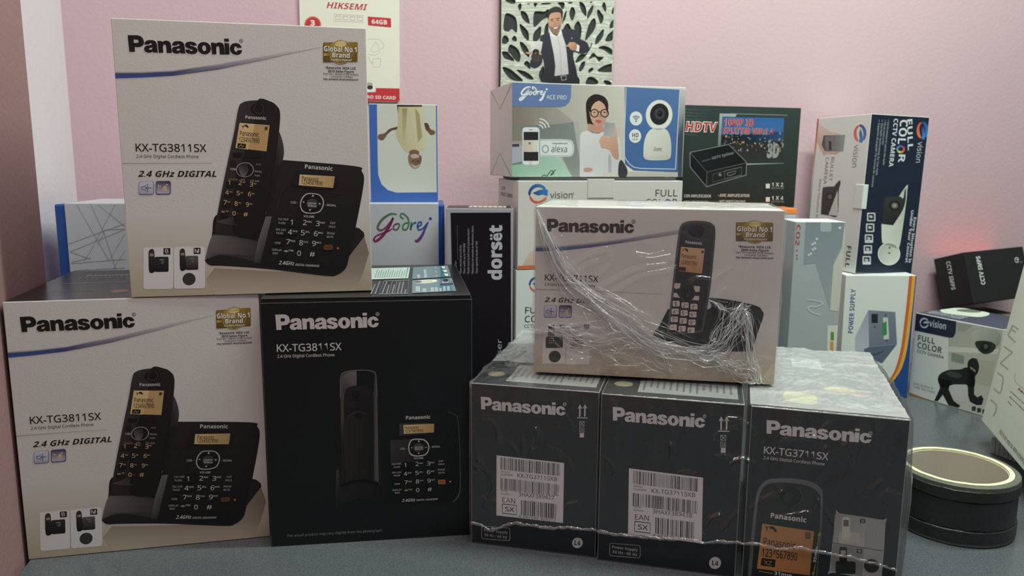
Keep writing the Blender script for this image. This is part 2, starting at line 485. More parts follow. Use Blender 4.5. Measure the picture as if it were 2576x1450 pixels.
box('HD', 'splitter_box', (.2212, 1.0412, .2832, .1383, -.006, .011), (.1615, .05, .1315), [M_BLACK, M_PALE, M_EDGE], 'black video splitter box with a city skyline picture on it', facemat=dict(top=1))
box('GR', 'recorder_box', (.3436, .950, 0, 0, 0, 0), (.0612, .055, .2707), [M_GREYM, M_PALE], 'tall grey box with red lettering standing beside the power supply box', facemat=dict(top=1, right=1))
box('PS', 'power_supply_box', (.482, 1.1131, 0, -.065, 0, -.012), (.0986, .10, .1815), [M_PALE, M_BLUE], 'white box with orange and blue stripe and a picture of a metal power supply', facemat=dict(right=1))
box('BU', 'bullet_camera_box', (.4965, 1.1226, .1830, .2251, -.005, .0329), (.0956, .1275, .2268), [M_PALE, mat('navy_card', (26, 38, 56), .4), M_EDGE], 'white and navy bullet camera box standing on the power supply box', facemat=dict(front=1))
box('DO', 'dome_camera_box', (.5947, 1.1307, 0, -1.1007, 0, 0), (.1279, .10, .1241), [M_PALE, mat('navy_grey_card', (62, 68, 88), .4), M_EDGE], 'white dome camera box with a crouching burglar picture, on the table', facemat=dict(top=1))
box('SM', 'smps_box', (.744, 1.240, .1185, .2956, -.3036, -.0514), (.126, .0626, .0841), [M_BLACK, M_RED], 'black box with red top tilted back against the wall above the dome camera box', facemat=dict(top=1), bev=.0012)
box('SU', 'storage_box', (.725, 1.222, 0, .2956, 0, 0), (.13, .085, .094), [M_BROWN, M_EDGE], 'plain brown box hidden under the tilted black box by the wall')
box('JU', 'june_box', (.5773, .9226, .0300, -1.8737, -.1349, 0), (.215, .08, .27), [mat('cream_card', (224, 230, 214), .42), M_EDGE], 'tall cream box with embossed lettering leaning at the right of the tape roll', bev=.0015)
box('JB', 'flat_box', (.574, .894, 0, -1.232, 0, 0), (.15, .11, .0195), [mat('ribbed_grey_card', (150, 152, 150), .5), M_EDGE], 'flat grey box with fine ribs lying under the leaning cream box')

# ------------------------------------------------------------------ prints of the larger phone boxes
V1 = (240, 20, .2795); V2 = (300, 220, .3725)
INK = (24, 22, 22)
def regmark(d, x, y, r, col, t=3):
    d.ring(x, y, r, r, t, col, n=20)
    d.text('R', (x - r * .42, y + r * .5), (x + r * .5, y + r * .5), r, col, .01)
def badge(d, x0, y0, x1, y1, year, src='from 2011 Market Share Analysis'):
    """gold award plate with globe; text block below it"""
    w = x1 - x0; h = y1 - y0; cx = (x0 + x1) / 2 + w * .01; cy = y0 + h * .5
    L = d.L
    d.rrect(x0, y0, x1, y1, h * .06, (112, 88, 34), (150, 122, 52), vert=False)
    d.up(); d.rrect(x0 + w * .02, y0 + h * .03, x1 - w * .02, y1 - h * .03, h * .05, (150, 120, 50), (96, 78, 34))
    d.up(); d.ell(cx, cy, w * .345, h * .61, (176, 148, 74), n=32, c2=(120, 96, 40), g0=(cx - w * .3, cy - h * .5), g1=(cx + w * .3, cy + h * .6))
    d.up(); d.smooth([(cx - w * .12, cy - h * .52), (cx + w * .1, cy - h * .56), (cx + w * .16, cy - h * .36), (cx, cy - h * .26), (cx - w * .16, cy - h * .34)], (226, 206, 140))
    for k in (.18, .34): d.ring(cx, cy, w * k, h * .6, w * .008, (206, 182, 116))
    for k in (-.3, .02, .3): d.line([(cx - w * .33 * math.cos(k), cy + h * k * 1.4), (cx + w * .33 * math.cos(k), cy + h * k * 1.4)], w * .008, (196, 172, 104))
    d.up()
    d.rect(x0 + w * .02, y0 + h * .55, x0 + w * .2, y0 + h * .68, (206, 180, 100), (120, 96, 40), vert=False)
    for dx, c in ((w * .012, (60, 46, 16)), (0, (245, 240, 232))):
        d.up()
        d.text('Global No.1', (x0 + w * .03 + dx, y0 + h * .49 + dx), (x0 + w * .97 + dx, y0 + h * .49 + dx), h * .27, c, .035)
        d.text('Brand', (x0 + w * .27 + dx, y0 + h * .78 + dx), (x0 + w * .77 + dx, y0 + h * .78 + dx), h * .25, c, .035)
    d.text('Cordless Phones*', (x0 + w * .23, y0 + h * .94), (x0 + w * .84, y0 + h * .94), h * .1, (240, 234, 220), .012)
    d.L = L
    y = y1 + h * .36
    for t, a, b, cap, bo, dy in (('*Resource: MZA Ltd.,', .06, .97, .125, .022, .17), (year + ' Sales Figure', .145, .885, .12, .02, .13), (src, 0, 1.02, .105, 0, .13), ('- Consumer Cordless', .19, .85, .105, 0, .13), ('http://panasonic.net/pcc/products/tel/', .01, 1.02, .1, .015, .13)):
        d.text(t, (x0 + w * a, y), (x0 + w * b, y), h * cap, INK, bo); y += h * dy

def icon_pair(d, x0, y0, x1, y1, gap):
    w = x1 - x0; h = y1 - y0; L = d.L
    d.rrect(x0, y0, x1, y1, w * .14, (120, 124, 140)); d.up()
    d.rrect(x0 + w * .03, y0 + h * .02, x1 - w * .05, y1 - h * .06, w * .12, (206, 208, 224), (170, 174, 196)); d.up()
    a = lambda x, y: (x0 + w * x, y0 + h * y)
    t = w * .04
    d.outline([a(.2, .4), a(.36, .4), a(.58, .2), a(.58, .8), a(.36, .62), a(.2, .62)], t, (70, 76, 96))
    d.line([a(.44, .5), a(.82, .5)], t, (70, 76, 96)); d.line([a(.52, .42), a(.44, .5), a(.52, .58)], t, (70, 76, 96))
    x0 += w + gap; d.L = L
    d.rrect(x0, y0, x0 + w, y1, w * .14, (60, 58, 84)); d.up()
    d.rrect(x0 + w * .04, y0 + h * .03, x0 + w * .95, y1 - h * .06, w * .12, (74, 66, 96), (196, 186, 214)); d.up()
    d.smooth([a(.42, .62), a(.5, .56), a(.52, .4), a(.62, .34), a(.72, .42), a(.72, .6), a(.78, .68), a(.7, .76), a(.4, .7)], (206, 190, 130))
    d.smooth([a(.16, .24), a(.22, .36), a(.34, .34), a(.3, .42), a(.18, .4)], (232, 214, 140)); d.ell(*a(.74, .28), w * .05, w * .05, (232, 214, 140), n=8)
    d.L = L

def keypad(d, keys, col, cap, boxes=None):
    for t, x, y, w in keys: d.text(t, (x, y), (x + w, y), cap, col, .008)

def mini_phone(d, x, y, s, body=(44, 46, 48)):
    """small side view of handset in its base, x,y = top left, s = scale"""
    L = d.L
    d.rrect(x + 42 * s, y + 48 * s, x + 135 * s, y + 150 * s, 10 * s, body, (24, 24, 26)); d.up()
    d.smooth([(x + 4 * s, y + 4 * s), (x + 34 * s, y), (x + 42 * s, y + 60 * s), (x + 46 * s, y + 140 * s), (x + 6 * s, y + 150 * s), (x, y + 60 * s)], (56, 52, 50), (20, 20, 22), (x, y), (x, y + 150 * s)); d.up()
    d.rect(x + 8 * s, y + 26 * s, x + 34 * s, y + 44 * s, (150, 140, 122)); d.ell(x + 94 * s, y + 86 * s, 12 * s, 12 * s, (90, 92, 94), n=14)
    d.rect(x + 72 * s, y + 64 * s, x + 104 * s, y + 72 * s, (120, 120, 118)); d.L = L

def lcd(d, p, text2=True, cap=36):
    pass

def draw_white_front(d):
    d.view(*V1)
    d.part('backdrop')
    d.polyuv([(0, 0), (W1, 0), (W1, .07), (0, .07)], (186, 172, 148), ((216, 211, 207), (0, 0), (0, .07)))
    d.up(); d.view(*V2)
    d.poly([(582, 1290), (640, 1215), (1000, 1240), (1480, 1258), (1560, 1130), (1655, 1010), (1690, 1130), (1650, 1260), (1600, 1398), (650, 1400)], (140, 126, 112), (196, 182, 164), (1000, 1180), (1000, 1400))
    d.view(*V1); d.up()
    d.part('swoosh')
    U = [(160, 562), (400, 566), (700, 556), (1100, 503), (1500, 438), (1800, 390), (2035, 360)]
    Lw = [(165, 622), (400, 618), (700, 604), (1100, 553), (1500, 474), (1800, 406), (2035, 364)]
    cu = [(118, 122, 142), (104, 108, 132), (118, 118, 138), (146, 142, 154), (182, 176, 182), (206, 200, 202), (216, 211, 207)]
    cl = [(34, 86, 190), (40, 82, 176), (58, 70, 130), (104, 100, 124), (166, 160, 168), (202, 196, 198), (216, 211, 207)]
    for i in range(6):
        a, b = U[i], U[i + 1]; c, e = Lw[i + 1], Lw[i]
        m0 = ((a[0] + e[0]) / 2, a[1] * .65 + e[1] * .35); m1 = ((b[0] + c[0]) / 2, b[1] * .65 + c[1] * .35)
        mid0 = (72, 76, 100) if i < 3 else cu[i]; mid1 = (72, 76, 100) if i < 2 else cu[i + 1]
        d.quad(a, b, m1, m0, [(206, 202, 206) if i < 5 else cu[6]] * 2 + [mid1, mid0])
        d.quad(m0, m1, c, e, [mid0, mid1, cl[i + 1], cl[i]])
    d.part('brand_lettering')
    d.logo((300, 388), (1322, 424), 146, INK); regmark(d, 1312, 300, 16, INK)
    d.part('award_badge'); badge(d, 2052, 322, 2366, 500, '2010')
    d.part('model_lettering')
    d.text('KX-TG3811SX', (362, 1282), (998, 1290), 70, INK, .006); d.text('2.4 GHz Digital Cordless Phone', (368, 1336), (928, 1345), 27, INK)
    d.line([(232, 1384), (1050, 1390)], 5, (170, 160, 160), (214, 206, 204))
    d.view(*V2)
    d.text('2.4 GHz DIGITAL', (125, 594), (655, 600), 40, INK, .022, .3)
    d.part('feature_icon'); icon_pair(d, 130, 624, 232, 715, 12)
    d.part('colour_panel')
    d.rrect(160, 1068, 360, 1350, 16, (226, 222, 222)); d.rrect(366, 1068, 576, 1350, 16, (226, 222, 222)); d.up()
    mini_phone(d, 195, 1085, 1.0); mini_phone(d, 405, 1085, .93, (90, 88, 86))
    d.ell(468, 1286, 44, 42, (58, 60, 58))
    for x, t in ((296, 'B'), (500, 'M')):
        d.rect(x, 1076, x + 46, 1118, (26, 25, 26))
    d.up(); d.text('B', (308, 1110), (330, 1110), 28, (220, 214, 212), .01); d.text('M', (508, 1110), (538, 1110), 28, (220, 214, 212), .01)
    d.L = 2
    phone_picture(d)
    d.flush()

def phone_picture(d):
    d.part('phone_picture')
    K = (26, 24, 25); D2 = (44, 40, 40); LT = (206, 200, 196); AM = (214, 176, 120)
    # kick stand, base block
    d.poly([(1560, 940), (1625, 962), (1655, 990), (1660, 1014), (1555, 1148)], (36, 33, 33))
    d.up()
    d.smooth([(575, 1162), (575, 1162), (622, 1000), (650, 860), (800, 860), (985, 860), (1088, 492), (1088, 492), (1590, 540), (1640, 576), (1655, 650), (1610, 900), (1555, 1150), (1530, 1230), (1470, 1274), (1390, 1278), (1000, 1226), (700, 1200), (610, 1195)], (30, 27, 27))
    d.up()
    d.poly(spline([(1088, 498), (1088, 498), (1588, 546), (1632, 580), (1645, 650), (1550, 1140), (1515, 1222), (1460, 1258), (1390, 1262), (960, 1200), (960, 1200)], 5), (38, 35, 34), (22, 20, 21), (1200, 520), (1300, 1240))
    # cradle
    d.poly(spline([(576, 1160), (576, 1160), (622, 1002), (690, 992), (812, 1000), (936, 1036), (936, 1036), (990, 870), (990, 870), (940, 1185), (940, 1185), (820, 1150), (690, 1128), (620, 1140)], 5), (58, 53, 54), (112, 104, 104), (700, 1100), (600, 1040))
    d.up()
    d.poly([(936, 1036), (988, 872), (1030, 872), (950, 1188), (905, 1180)], (112, 106, 106), (50, 46, 46), (940, 1000), (1010, 1040))
    d.poly([(576, 1162), (640, 1132), (700, 1128), (820, 1150), (940, 1188), (930, 1205), (620, 1195)], (34, 31, 31))
    # arm behind the handset
    d.smooth([(1070, 300), (1095, 340), (1112, 420), (1105, 490), (1070, 600), (1000, 860), (1000, 700), (1060, 420)], (74, 69, 68), (30, 28, 28), (1110, 400), (1040, 420))
    d.up()
    # handset
    d.smooth([(805, 140), (830, 105), (880, 92), (950, 90), (1020, 98), (1062, 126), (1086, 172), (1082, 270), (1065, 400), (1020, 700), (975, 900), (930, 1034), (930, 1034), (780, 1000), (640, 990), (640, 990), (655, 880), (700, 650), (740, 460), (775, 300)], (56, 52, 52), (22, 20, 20), (820, 300), (1060, 420))
    d.up()
    d.smooth([(930, 92), (1020, 98), (1060, 128), (1084, 172), (1078, 280), (1010, 700), (960, 900), (925, 1025), (925, 1025), (780, 995), (765, 870), (765, 870), (780, 640), (830, 480), (900, 300)], (34, 31, 31), (22, 20, 20), (900, 100), (900, 1000), n=4)
    d.up()
    d.poly([(640, 905), (770, 870), (775, 915), (810, 932), (700, 918), (652, 902)], (86, 80, 80), (40, 37, 37), (650, 900), (800, 930))
    d.ell(938, 146, 52, 38, (20, 18, 18)); d.up(); d.ring(942, 146, 34, 32, 5, (66, 62, 62), a0=-70, a1=250)
    d.text('Panasonic', (852, 212), (992, 222), 22, LT, .03, snap=False)
    d.poly([(812, 240), (1016, 258), (994, 434), (784, 408)], (196, 160, 108)); d.up()
    d.poly([(812, 240), (915, 249), (900, 320), (868, 420), (784, 408)], (228, 196, 142), (214, 178, 122), (830, 260), (880, 400)); d.up()
    SK = dict(snap=False)
    d.text('Panasonic', (814, 324), (942, 336), 32, K, .006, **SK); d.text('1234567890', (808, 366), (946, 378), 32, K, .006, **SK)
    d.poly([(800, 376), (856, 382), (852, 412), (796, 406)], K); d.up(); d.line([(808, 400), (822, 386), (830, 402), (842, 392)], 4, AM)
    d.line([(836, 276), (836, 258)], 4, K); d.line([(826, 256), (836, 266), (848, 256)], 3, K); d.curve([(848, 262), (858, 258), (870, 272)], 11, K)
    d.poly([(984, 268), (1002, 270), (1000, 290), (982, 288)], (70, 56, 40))
    # soft keys, navigator
    d.rrect(765, 440, 830, 470, 12, (22, 20, 20)); d.rrect(840, 446, 960, 476, 14, (24, 22, 22))
    d.rrect(748, 490, 790, 530, 10, (30, 28, 28))
    d.ell(848, 556, 60, 50, (170, 166, 164)); d.up(); d.ell(848, 556, 55, 46, (20, 18, 18)); d.up(); d.smooth([(805, 540), (825, 516), (860, 512), (870, 560), (850, 598), (820, 590)], (46, 42, 42), (110, 106, 106), (850, 540), (815, 590))
    for t, x, y, w, c in (('CID-', 750, 555, 42, LT), ('OFF', 922, 526, 34, (120, 116, 112)), ('-REDIAL', 910, 572, 54, (150, 146, 142)), ('FLASH', 914, 600, 34, (150, 146, 142)), ('VOL', 820, 626, 30, (150, 146, 142)), ('CALL WAIT', 884, 634, 62, (150, 146, 142)), ('CHARGE', 738, 622, 60, (150, 110, 60))):
        d.text(t, (x, y), (x + w, y + w * .1), 12, c, .02, **SK)
    for x, y in ((722, 630), (708, 697), (694, 764), (680, 830)): d.rrect(x, y, x + 58, y + 44, 9, (24, 22, 22))
    d.up()
    for t, x, y, w, s in (('1', 734, 654, 12, ''), ('2', 804, 656, 22, 'ABC'), ('3', 880, 668, 22, 'DEF'), ('4', 714, 720, 24, 'GHI'), ('5', 790, 726, 22, 'JKL'), ('6', 868, 734, 20, 'MNO'), ('7', 702, 788, 22, 'PQR'), ('8', 776, 796, 22, 'TUV'), ('9', 854, 804, 20, 'WXYZ'), ('*', 686, 850, 26, 'TONE'), ('0', 762, 862, 22, '_'), ('#', 838, 866, 28, '')):
        d.text(t, (x, y), (x + w, y + w * .1), 30 if t != '*' else 22, AM, .006, **SK)
        if s: d.text(s, (x + w + 4, y - 14), (x + w + 24, y - 11), 9, AM, .01, **SK)
    # base panel print
    d.text('Panasonic', (1254, 552), (1442, 570), 28, LT, .035, **SK)
    d.poly(spline([(1190, 575), (1230, 575), (1450, 598), (1450, 690), (1180, 668), (1180, 600)], 3), (30, 27, 27)); d.up()
    d.poly([(1220, 592), (1458, 608), (1446, 686), (1212, 664)], (222, 190, 136), (190, 156, 104), (1220, 600), (1450, 650)); d.up()
    d.text('Panasonic', (1234, 628), (1348, 640), 26, K, .006, **SK); d.text('1234567890', (1230, 656), (1374, 668), 26, K, .006, **SK)
    d.line([(1120, 690), (1098, 706), (1086, 740), (1068, 820)], 4, (52, 48, 48)); d.line([(1120, 690), (1520, 726)], 4, (44, 41, 41))
    d.poly(spline([(1300, 718), (1352, 728), (1382, 765), (1378, 815), (1350, 850), (1290, 858), (1240, 845), (1220, 800), (1232, 752), (1262, 722)], 4), (180, 176, 174)); d.up()
    d.poly(spline([(1300, 725), (1348, 734), (1374, 768), (1370, 812), (1346, 843), (1290, 850), (1246, 838), (1228, 798), (1240, 756), (1266, 729)], 4), (22, 20, 20)); d.up()
    d.ell(1304, 790, 40, 34, (74, 70, 70), c2=(44, 41, 41), g0=(1280, 770), g1=(1330, 820)); d.up()
    for q in ([(1300, 742), (1318, 742), (1308, 728)], [(1280, 828), (1298, 828), (1288, 840)], [(1236, 778), (1250, 772), (1250, 784)], [(1350, 784), (1350, 798), (1364, 792)]): d.poly(q, (200, 196, 192))
    d.text('LOCATOR/', (1274, 792), (1332, 796), 12, LT, .015, **SK); d.text('INTERCOM', (1274, 808), (1332, 814), 12, LT, .015, **SK)
    d.text('CID -', (1158, 786), (1208, 788), 14, LT, .01, **SK); d.text('- REDIAL', (1392, 806), (1466, 812), 14, LT, .01, **SK); d.text('VOLUME', (1244, 880), (1318, 886), 15, LT, .01, **SK)
    for x, y in ((1068, 898), (1052, 966), (1036, 1034)): d.rrect(x, y, x + 64, y + 36, 9, (22, 20, 20))
    d.rrect(1140, 885, 1222, 945, 10, (26, 24, 24)); d.rrect(1130, 952, 1205, 1000, 10, (26, 24, 24))
    d.rrect(1382, 1068, 1444, 1102, 14, (112, 72, 38)); d.ell(1478, 1093, 8, 8, (210, 90, 60), n=10); d.up()
    d.text('PAGE', (1394, 1090), (1434, 1094), 13, (60, 40, 22), .02, **SK)
    for t, x, y, w in (('CALL WAIT', 1072, 896, 70), ('FLASH', 1074, 922, 48), ('DIAL LOCK', 1058, 966, 68), ('PAUSE', 1060, 990, 46), ('CONF', 1048, 1056, 42), ('DISPLAY', 1030, 1102, 66), ('EDIT', 1036, 1126, 36), ('EXIT', 1426, 928, 36), ('HOLD', 1416, 952, 44), ('ERASE', 1404, 996, 52), ('MUTE', 1402, 1020, 44)):
        d.text(t, (x, y), (x + w, y + w * .09), 14, (176, 170, 166), .012, **SK)
    for t, x, y, w, s in (('1', 1156, 928, 14, ''), ('2', 1240, 932, 26, 'ABC'), ('3', 1328, 940, 26, 'DEF'), ('4', 1138, 994, 28, 'GHI'), ('5', 1226, 1000, 26, 'JKL'), ('6', 1314, 1008, 26, 'MNO'), ('7', 1126, 1060, 26, 'PQRS'), ('8', 1214, 1068, 26, 'TUV'), ('9', 1302, 1074, 26, 'WXYZ'), ('*', 1110, 1124, 30, 'TONE'), ('0', 1200, 1138, 26, ''), ('#', 1286, 1142, 34, '')):
        d.text(t, (x, y), (x + w, y + w * .09), 34 if t != '*' else 26, LT, .006, **SK)
        if s: d.text(s, (x + w + 3, y - 16), (x + w + 36, y - 13), 12, LT, .01, **SK)
    d.text('2.4GHz', (1076, 1196), (1182, 1204), 26, LT, .03, .3, **SK); d.text('DIGITAL GIGARANGE', (1188, 1206), (1352, 1218), 15, (190, 184, 180), .025, .3, **SK)

fa = face('A', 'front', [(278, 43), (922, 75), (937, 735), (329, 743)])
da = Draw(fa, P_MATT); draw_white_front(da)
copy_to(da.objs, BOX['B'][0])

# ---- black side with the back of the handset
V5 = (640, 640, .2897); V6 = (640, 900, .3793)
fc = face('C', 'front', [(661, 748), (1193, 748), (1187, 1343), (678, 1376)])
d = Draw(fc, P_BLACK); d.view(*V5)
LG = (214, 204, 204)
d.part('brand_lettering'); d.logo((211, 652), (1108, 640), 132, LG); regmark(d, 1099, 528, 15, LG)
d.part('model_lettering'); d.text('KX-TG3811SX', (216, 842), (783, 832), 66, LG, .012); d.text('2.4 GHz Digital Cordless Phone', (218, 892), (720, 884), 26, LG, .012)
d.view(*V6)
d.part('product_note'); d.text('The actual product may vary slightly from the photograph.', (207, 1190), (850, 1150), 16, (150, 148, 148))
d.part('phone_picture')
d.smooth([(548, 470), (548, 470), (550, 330), (565, 285), (600, 250), (600, 250), (830, 250), (830, 250), (855, 290), (862, 370), (862, 370), (850, 470), (850, 960), (850, 960), (700, 930), (560, 975), (545, 1010), (538, 985), (545, 730), (575, 720), (575, 720), (556, 560)], (26, 26, 27), (34, 33, 33), (560, 300), (700, 900)); d.up()
d.smooth([(868, 380), (868, 380), (1290, 362), (1335, 380), (1360, 430), (1368, 860), (1350, 920), (1310, 955), (1310, 955), (870, 970), (870, 970)], (26, 27, 28), (18, 19, 20), (900, 380), (1200, 900)); d.up()
d.curve([(1290, 362), (1335, 380), (1358, 430), (1367, 700), (1364, 870), (1345, 925), (1312, 958)], [2, 3, 4, 4, 7, 10, 3], (96, 94, 96))
d.smooth([(585, 240), (588, 130), (606, 98), (660, 86), (740, 82), (800, 92), (822, 120), (828, 250), (828, 450), (826, 830), (826, 830), (700, 808), (580, 850), (580, 850), (584, 500)], (84, 76, 74), (40, 38, 38), (585, 400), (640, 420)); d.up()
d.curve([(584, 260), (588, 130), (606, 98), (660, 86), (740, 82), (800, 92), (822, 120), (828, 260)], 3, (150, 144, 142))
d.poly([(790, 110), (824, 130), (828, 250), (828, 820), (798, 812), (800, 240)], (100, 92, 90), (36, 34, 34), (826, 300), (796, 300)); d.up()
d.poly([(640, 95), (695, 88), (692, 184), (620, 200), (600, 240), (596, 140), (612, 108)], (122, 112, 110), (76, 70, 70), (690, 100), (600, 200))
d.poly([(695, 88), (760, 86), (800, 98), (815, 130), (802, 232), (770, 190), (692, 184)], (26, 26, 27)); d.up()
d.smooth([(606, 420), (606, 420), (610, 250), (640, 195), (720, 184), (780, 198), (802, 250), (802, 415), (802, 415), (760, 370), (705, 352), (650, 370)], (38, 36, 36), (30, 29, 29), (620, 220), (790, 400)); d.up()
for i in range(6):
    for j in range(3 if i % 2 else 4):
        d.ell(664 + j * 14 + (7 if i % 2 else 0), 226 + i * 11, 6, 3.4, (14, 14, 15), n=8)
d.smooth([(604, 425), (640, 385), (670, 372), (740, 372), (790, 395), (802, 425), (800, 640), (796, 810), (796, 810), (700, 806), (610, 825), (610, 825), (604, 600)], (48, 45, 44), (30, 29, 29), (620, 500), (790, 520)); d.up()
d.ell(700, 382, 26, 24, (28, 27, 27), n=18); d.curve([(676, 372), (690, 360), (712, 360)], 4, (72, 68, 68))
d.curve([(560, 852), (600, 838), (680, 812), (760, 814), (826, 838)], [6, 9, 10, 8, 5], (12, 12, 13))
d.poly([(540, 985), (546, 740), (565, 738), (572, 850), (580, 855), (556, 975), (548, 1008)], (74, 68, 68), (40, 38, 38), (545, 800), (575, 820))
d.poly([(580, 858), (680, 822), (760, 824), (850, 850), (852, 960), (700, 928), (560, 972)], (40, 38, 38), (26, 25, 26), (600, 850), (800, 950)); d.up()
LT = (206, 200, 198)
d.text('Panasonic', (1015, 410), (1176, 406), 24, LT, .035)
d.poly([(970, 436), (1180, 428), (1150, 510), (970, 516)], (66, 63, 64), (40, 39, 40), (970, 440), (1180, 500)); d.up()
d.poly([(998, 446), (1200, 438), (1198, 496), (1000, 504)], (226, 196, 140), (186, 150, 96), (1000, 470), (1200, 470)); d.up()
d.text('Panasonic', (1006, 473), (1100, 470), 18, INK, .008); d.text('1234567890', (1008, 496), (1128, 492), 18, INK, .008)
d.poly([(910, 545), (1145, 530), (1090, 690), (920, 720), (910, 700)], (62, 59, 60), (36, 35, 36), (920, 560), (1100, 680)); d.up()
d.smooth([(1060, 538), (1130, 540), (1162, 570), (1164, 610), (1140, 645), (1080, 654), (1040, 640), (1028, 600), (1036, 560)], (196, 192, 190)); d.up()
d.smooth([(1062, 545), (1126, 547), (1155, 574), (1157, 608), (1136, 638), (1082, 646), (1046, 633), (1035, 600), (1043, 564)], (22, 21, 22)); d.up()
d.ell(1098, 596, 36, 30, (80, 77, 77), c2=(46, 44, 44), g0=(1080, 580), g1=(1120, 620)); d.up()
for q in ([(1090, 557), (1106, 556), (1098, 545)], [(1090, 628), (1104, 628), (1096, 638)], [(1044, 596), (1054, 590), (1054, 601)], [(1140, 588), (1140, 599), (1150, 593)]): d.poly(q, (200, 196, 192))
d.text('LOCATOR/', (1070, 598), (1126, 595), 9, LT, .015); d.text('INTERCOM', (1070, 611), (1124, 608), 9, LT, .015)
d.text('CID -', (974, 608), (1018, 606), 12, LT, .01); d.text('- REDIAL', (1172, 596), (1238, 594), 12, LT, .01); d.text('VOLUME', (1064, 671), (1127, 669), 12, LT, .01)
for x, y in ((920, 708), (920, 764), (922, 822)): d.rrect(x, y, x + 60, y + 32, 8, (16, 16, 17))
for x, y, w, h in ((988, 690, 66, 42), (990, 745, 60, 38)): d.rrect(x, y, x + w, y + h, 8, (16, 16, 17))
d.rrect(1220, 805, 1270, 836, 8, (170, 112, 58)); d.ell(1300, 819, 7, 6, (220, 140, 110), n=8); d.up()
d.text('PAGE', (1228, 826), (1262, 824), 10, (70, 46, 24), .02)
for t, x, y, w in (('CALL WAIT', 918, 708, 62), ('FLASH', 930, 728, 42), ('DIAL LOCK', 919, 764, 62), ('PAUSE', 929, 784, 42), ('CONF', 932, 840, 38), ('DISPLAY', 920, 880, 60), ('EDIT', 936, 898, 32), ('EXIT', 1226, 690, 32), ('HOLD', 1224, 710, 40), ('ERASE', 1220, 746, 46), ('MUTE', 1224, 766, 40)):
    d.text(t, (x, y), (x + w, y - w * .03), 11, (190, 184, 180), .012)
for t, x, y, w, s in (('1', 1000, 722, 12, ''), ('2', 1074, 716, 22, 'ABC'), ('3', 1150, 712, 22, 'DEF'), ('4', 996, 780, 22, 'GHI'), ('5', 1072, 774, 22, 'JKL'), ('6', 1148, 769, 22, 'MNO'), ('7', 1000, 837, 20, 'PQRS'), ('8', 1074, 831, 22, 'TUV'), ('9', 1150, 826, 22, 'WXYZ'), ('*', 998, 890, 24, 'TONE'), ('0', 1075, 888, 22, ''), ('#', 1152, 880, 26, '')):
    d.text(t, (x, y), (x + w, y - w * .03), 26 if t != '*' else 20, LT, .006)
    if s: d.text(s, (x + w + 3, y - 14), (x + w + 28, y - 15), 9, LT, .01)
d.text('2.4GHz', (980, 954), (1070, 948), 20, LT, .03, .3); d.text('DIGITAL GIGARANGE', (1076, 946), (1218, 940), 12, (190, 184, 180), .025, .3)
d.flush()

# ---- top flaps of the black box: two card layers with worn rims, and its print
def flaps(key, n, th, m, inset=.0006):
    r, W, D, H = BOX[key]
    for i in range(n):
        z1 = H - (n - 1 - i) * th - .0003
        slab('top_flap', .0004 + inset * (i % 2), W - .0004 - inset * (i % 2), inset * ((i + 1) % 2), D, z1 - th + .0005, z1, m, r, bev=.0004, edge=1)
flaps('C', 2, .0021, [M_CARD_K, M_EDGEK])
VT = (930, 660, .10481)
ft = face('C', 'top', [(710, 672), (1145, 671), (1193, 745), (661, 747)])
d = Draw(ft, P_BLACK); d.view(*VT)
d.part('leaflet_print')
d.poly([(-300, 190), (890, 172), (888, 432), (-310, 455)], (196, 214, 206)); d.up()
d.line([(836, 178), (824, 418)], 16, (28, 34, 36))
for i in range(13):
    x = 60 + i * 58
    d.line([(x + 20, 215 + (i * 37) % 60), (x, 410)], 20, (132, 146, 142))
d.L = 0
d.poly([(968, 172), (1836, 140), (1955, 405), (995, 452)], (112, 132, 140)); d.poly([(1000, 482), (1975, 432), (2120, 735), (1040, 772)], (116, 134, 142)); d.up()
d.poly([(1660, 150), (1780, 146), (1890, 408), (1700, 416)], (54, 108, 128)); d.poly([(1690, 450), (1900, 440), (2030, 735), (1700, 748)], (70, 120, 138)); d.up()
for x, y in ((1700, 190), (1750, 275), (1790, 365)):
    d.poly([(x - 30, y - 28), (x + 70, y - 30), (x + 90, y + 22), (x + 30, y + 24)], (226, 226, 206))
d.ell(1340, 515, 285, 44, (206, 216, 224), rot=-2); d.up(); d.ell(1440, 510, 190, 32, (216, 210, 170), rot=-3); d.ell(1150, 520, 90, 22, (110, 98, 80)); d.up()
d.ell(1555, 500, 60, 24, (236, 236, 214))
d.poly([(1760, 468), (1880, 462), (1900, 520), (1790, 530)], (30, 44, 52)); d.ell(1782, 486, 18, 14, (190, 200, 206)); d.ell(1842, 482, 18, 14, (190, 200, 206)); d.poly([(1740, 520), (1900, 506), (1915, 540), (1750, 552)], (206, 180, 180))
d.poly([(1700, 575), (2010, 552), (2030, 596), (1710, 608)], (30, 60, 76))
for x, y, w, h in ((1120, 620, 110, 120), (1290, 670, 90, 76), (1110, 350, 70, 86), (1250, 232, 70, 90), (1280, 330, 70, 100), (1490, 650, 76, 92), (1590, 652, 76, 90), (1700, 668, 60, 74), (1790, 630, 60, 104), (1890, 630, 60, 98), (1520, 185, 40, 26), (1545, 275, 40, 36), (1575, 370, 40, 26)):
    for k in range(3): d.line([(x + w * k / 3, y), (x + w * k / 3 + 12 + w * .1, y + h)], w / 5, (198, 208, 210))
d.L = 0
d.outline([(300, 492), (912, 472), (940, 772), (250, 780)], 9, (170, 168, 170)); d.line([(510, 486), (486, 776)], 8, (170, 168, 170)); d.line([(622, 482), (618, 774)], 8, (170, 168, 170))
for x, y0, y1 in ((190, 490, 780), (360, 500, 770), (430, 580, 770), (560, 575, 770), (690, 510, 770), (775, 505, 765), (865, 685, 765), (90, 560, 780)): d.line([(x + 14, y0), (x - 40 * (x < 400), y1)], 34, (128, 126, 128))
d.flush()

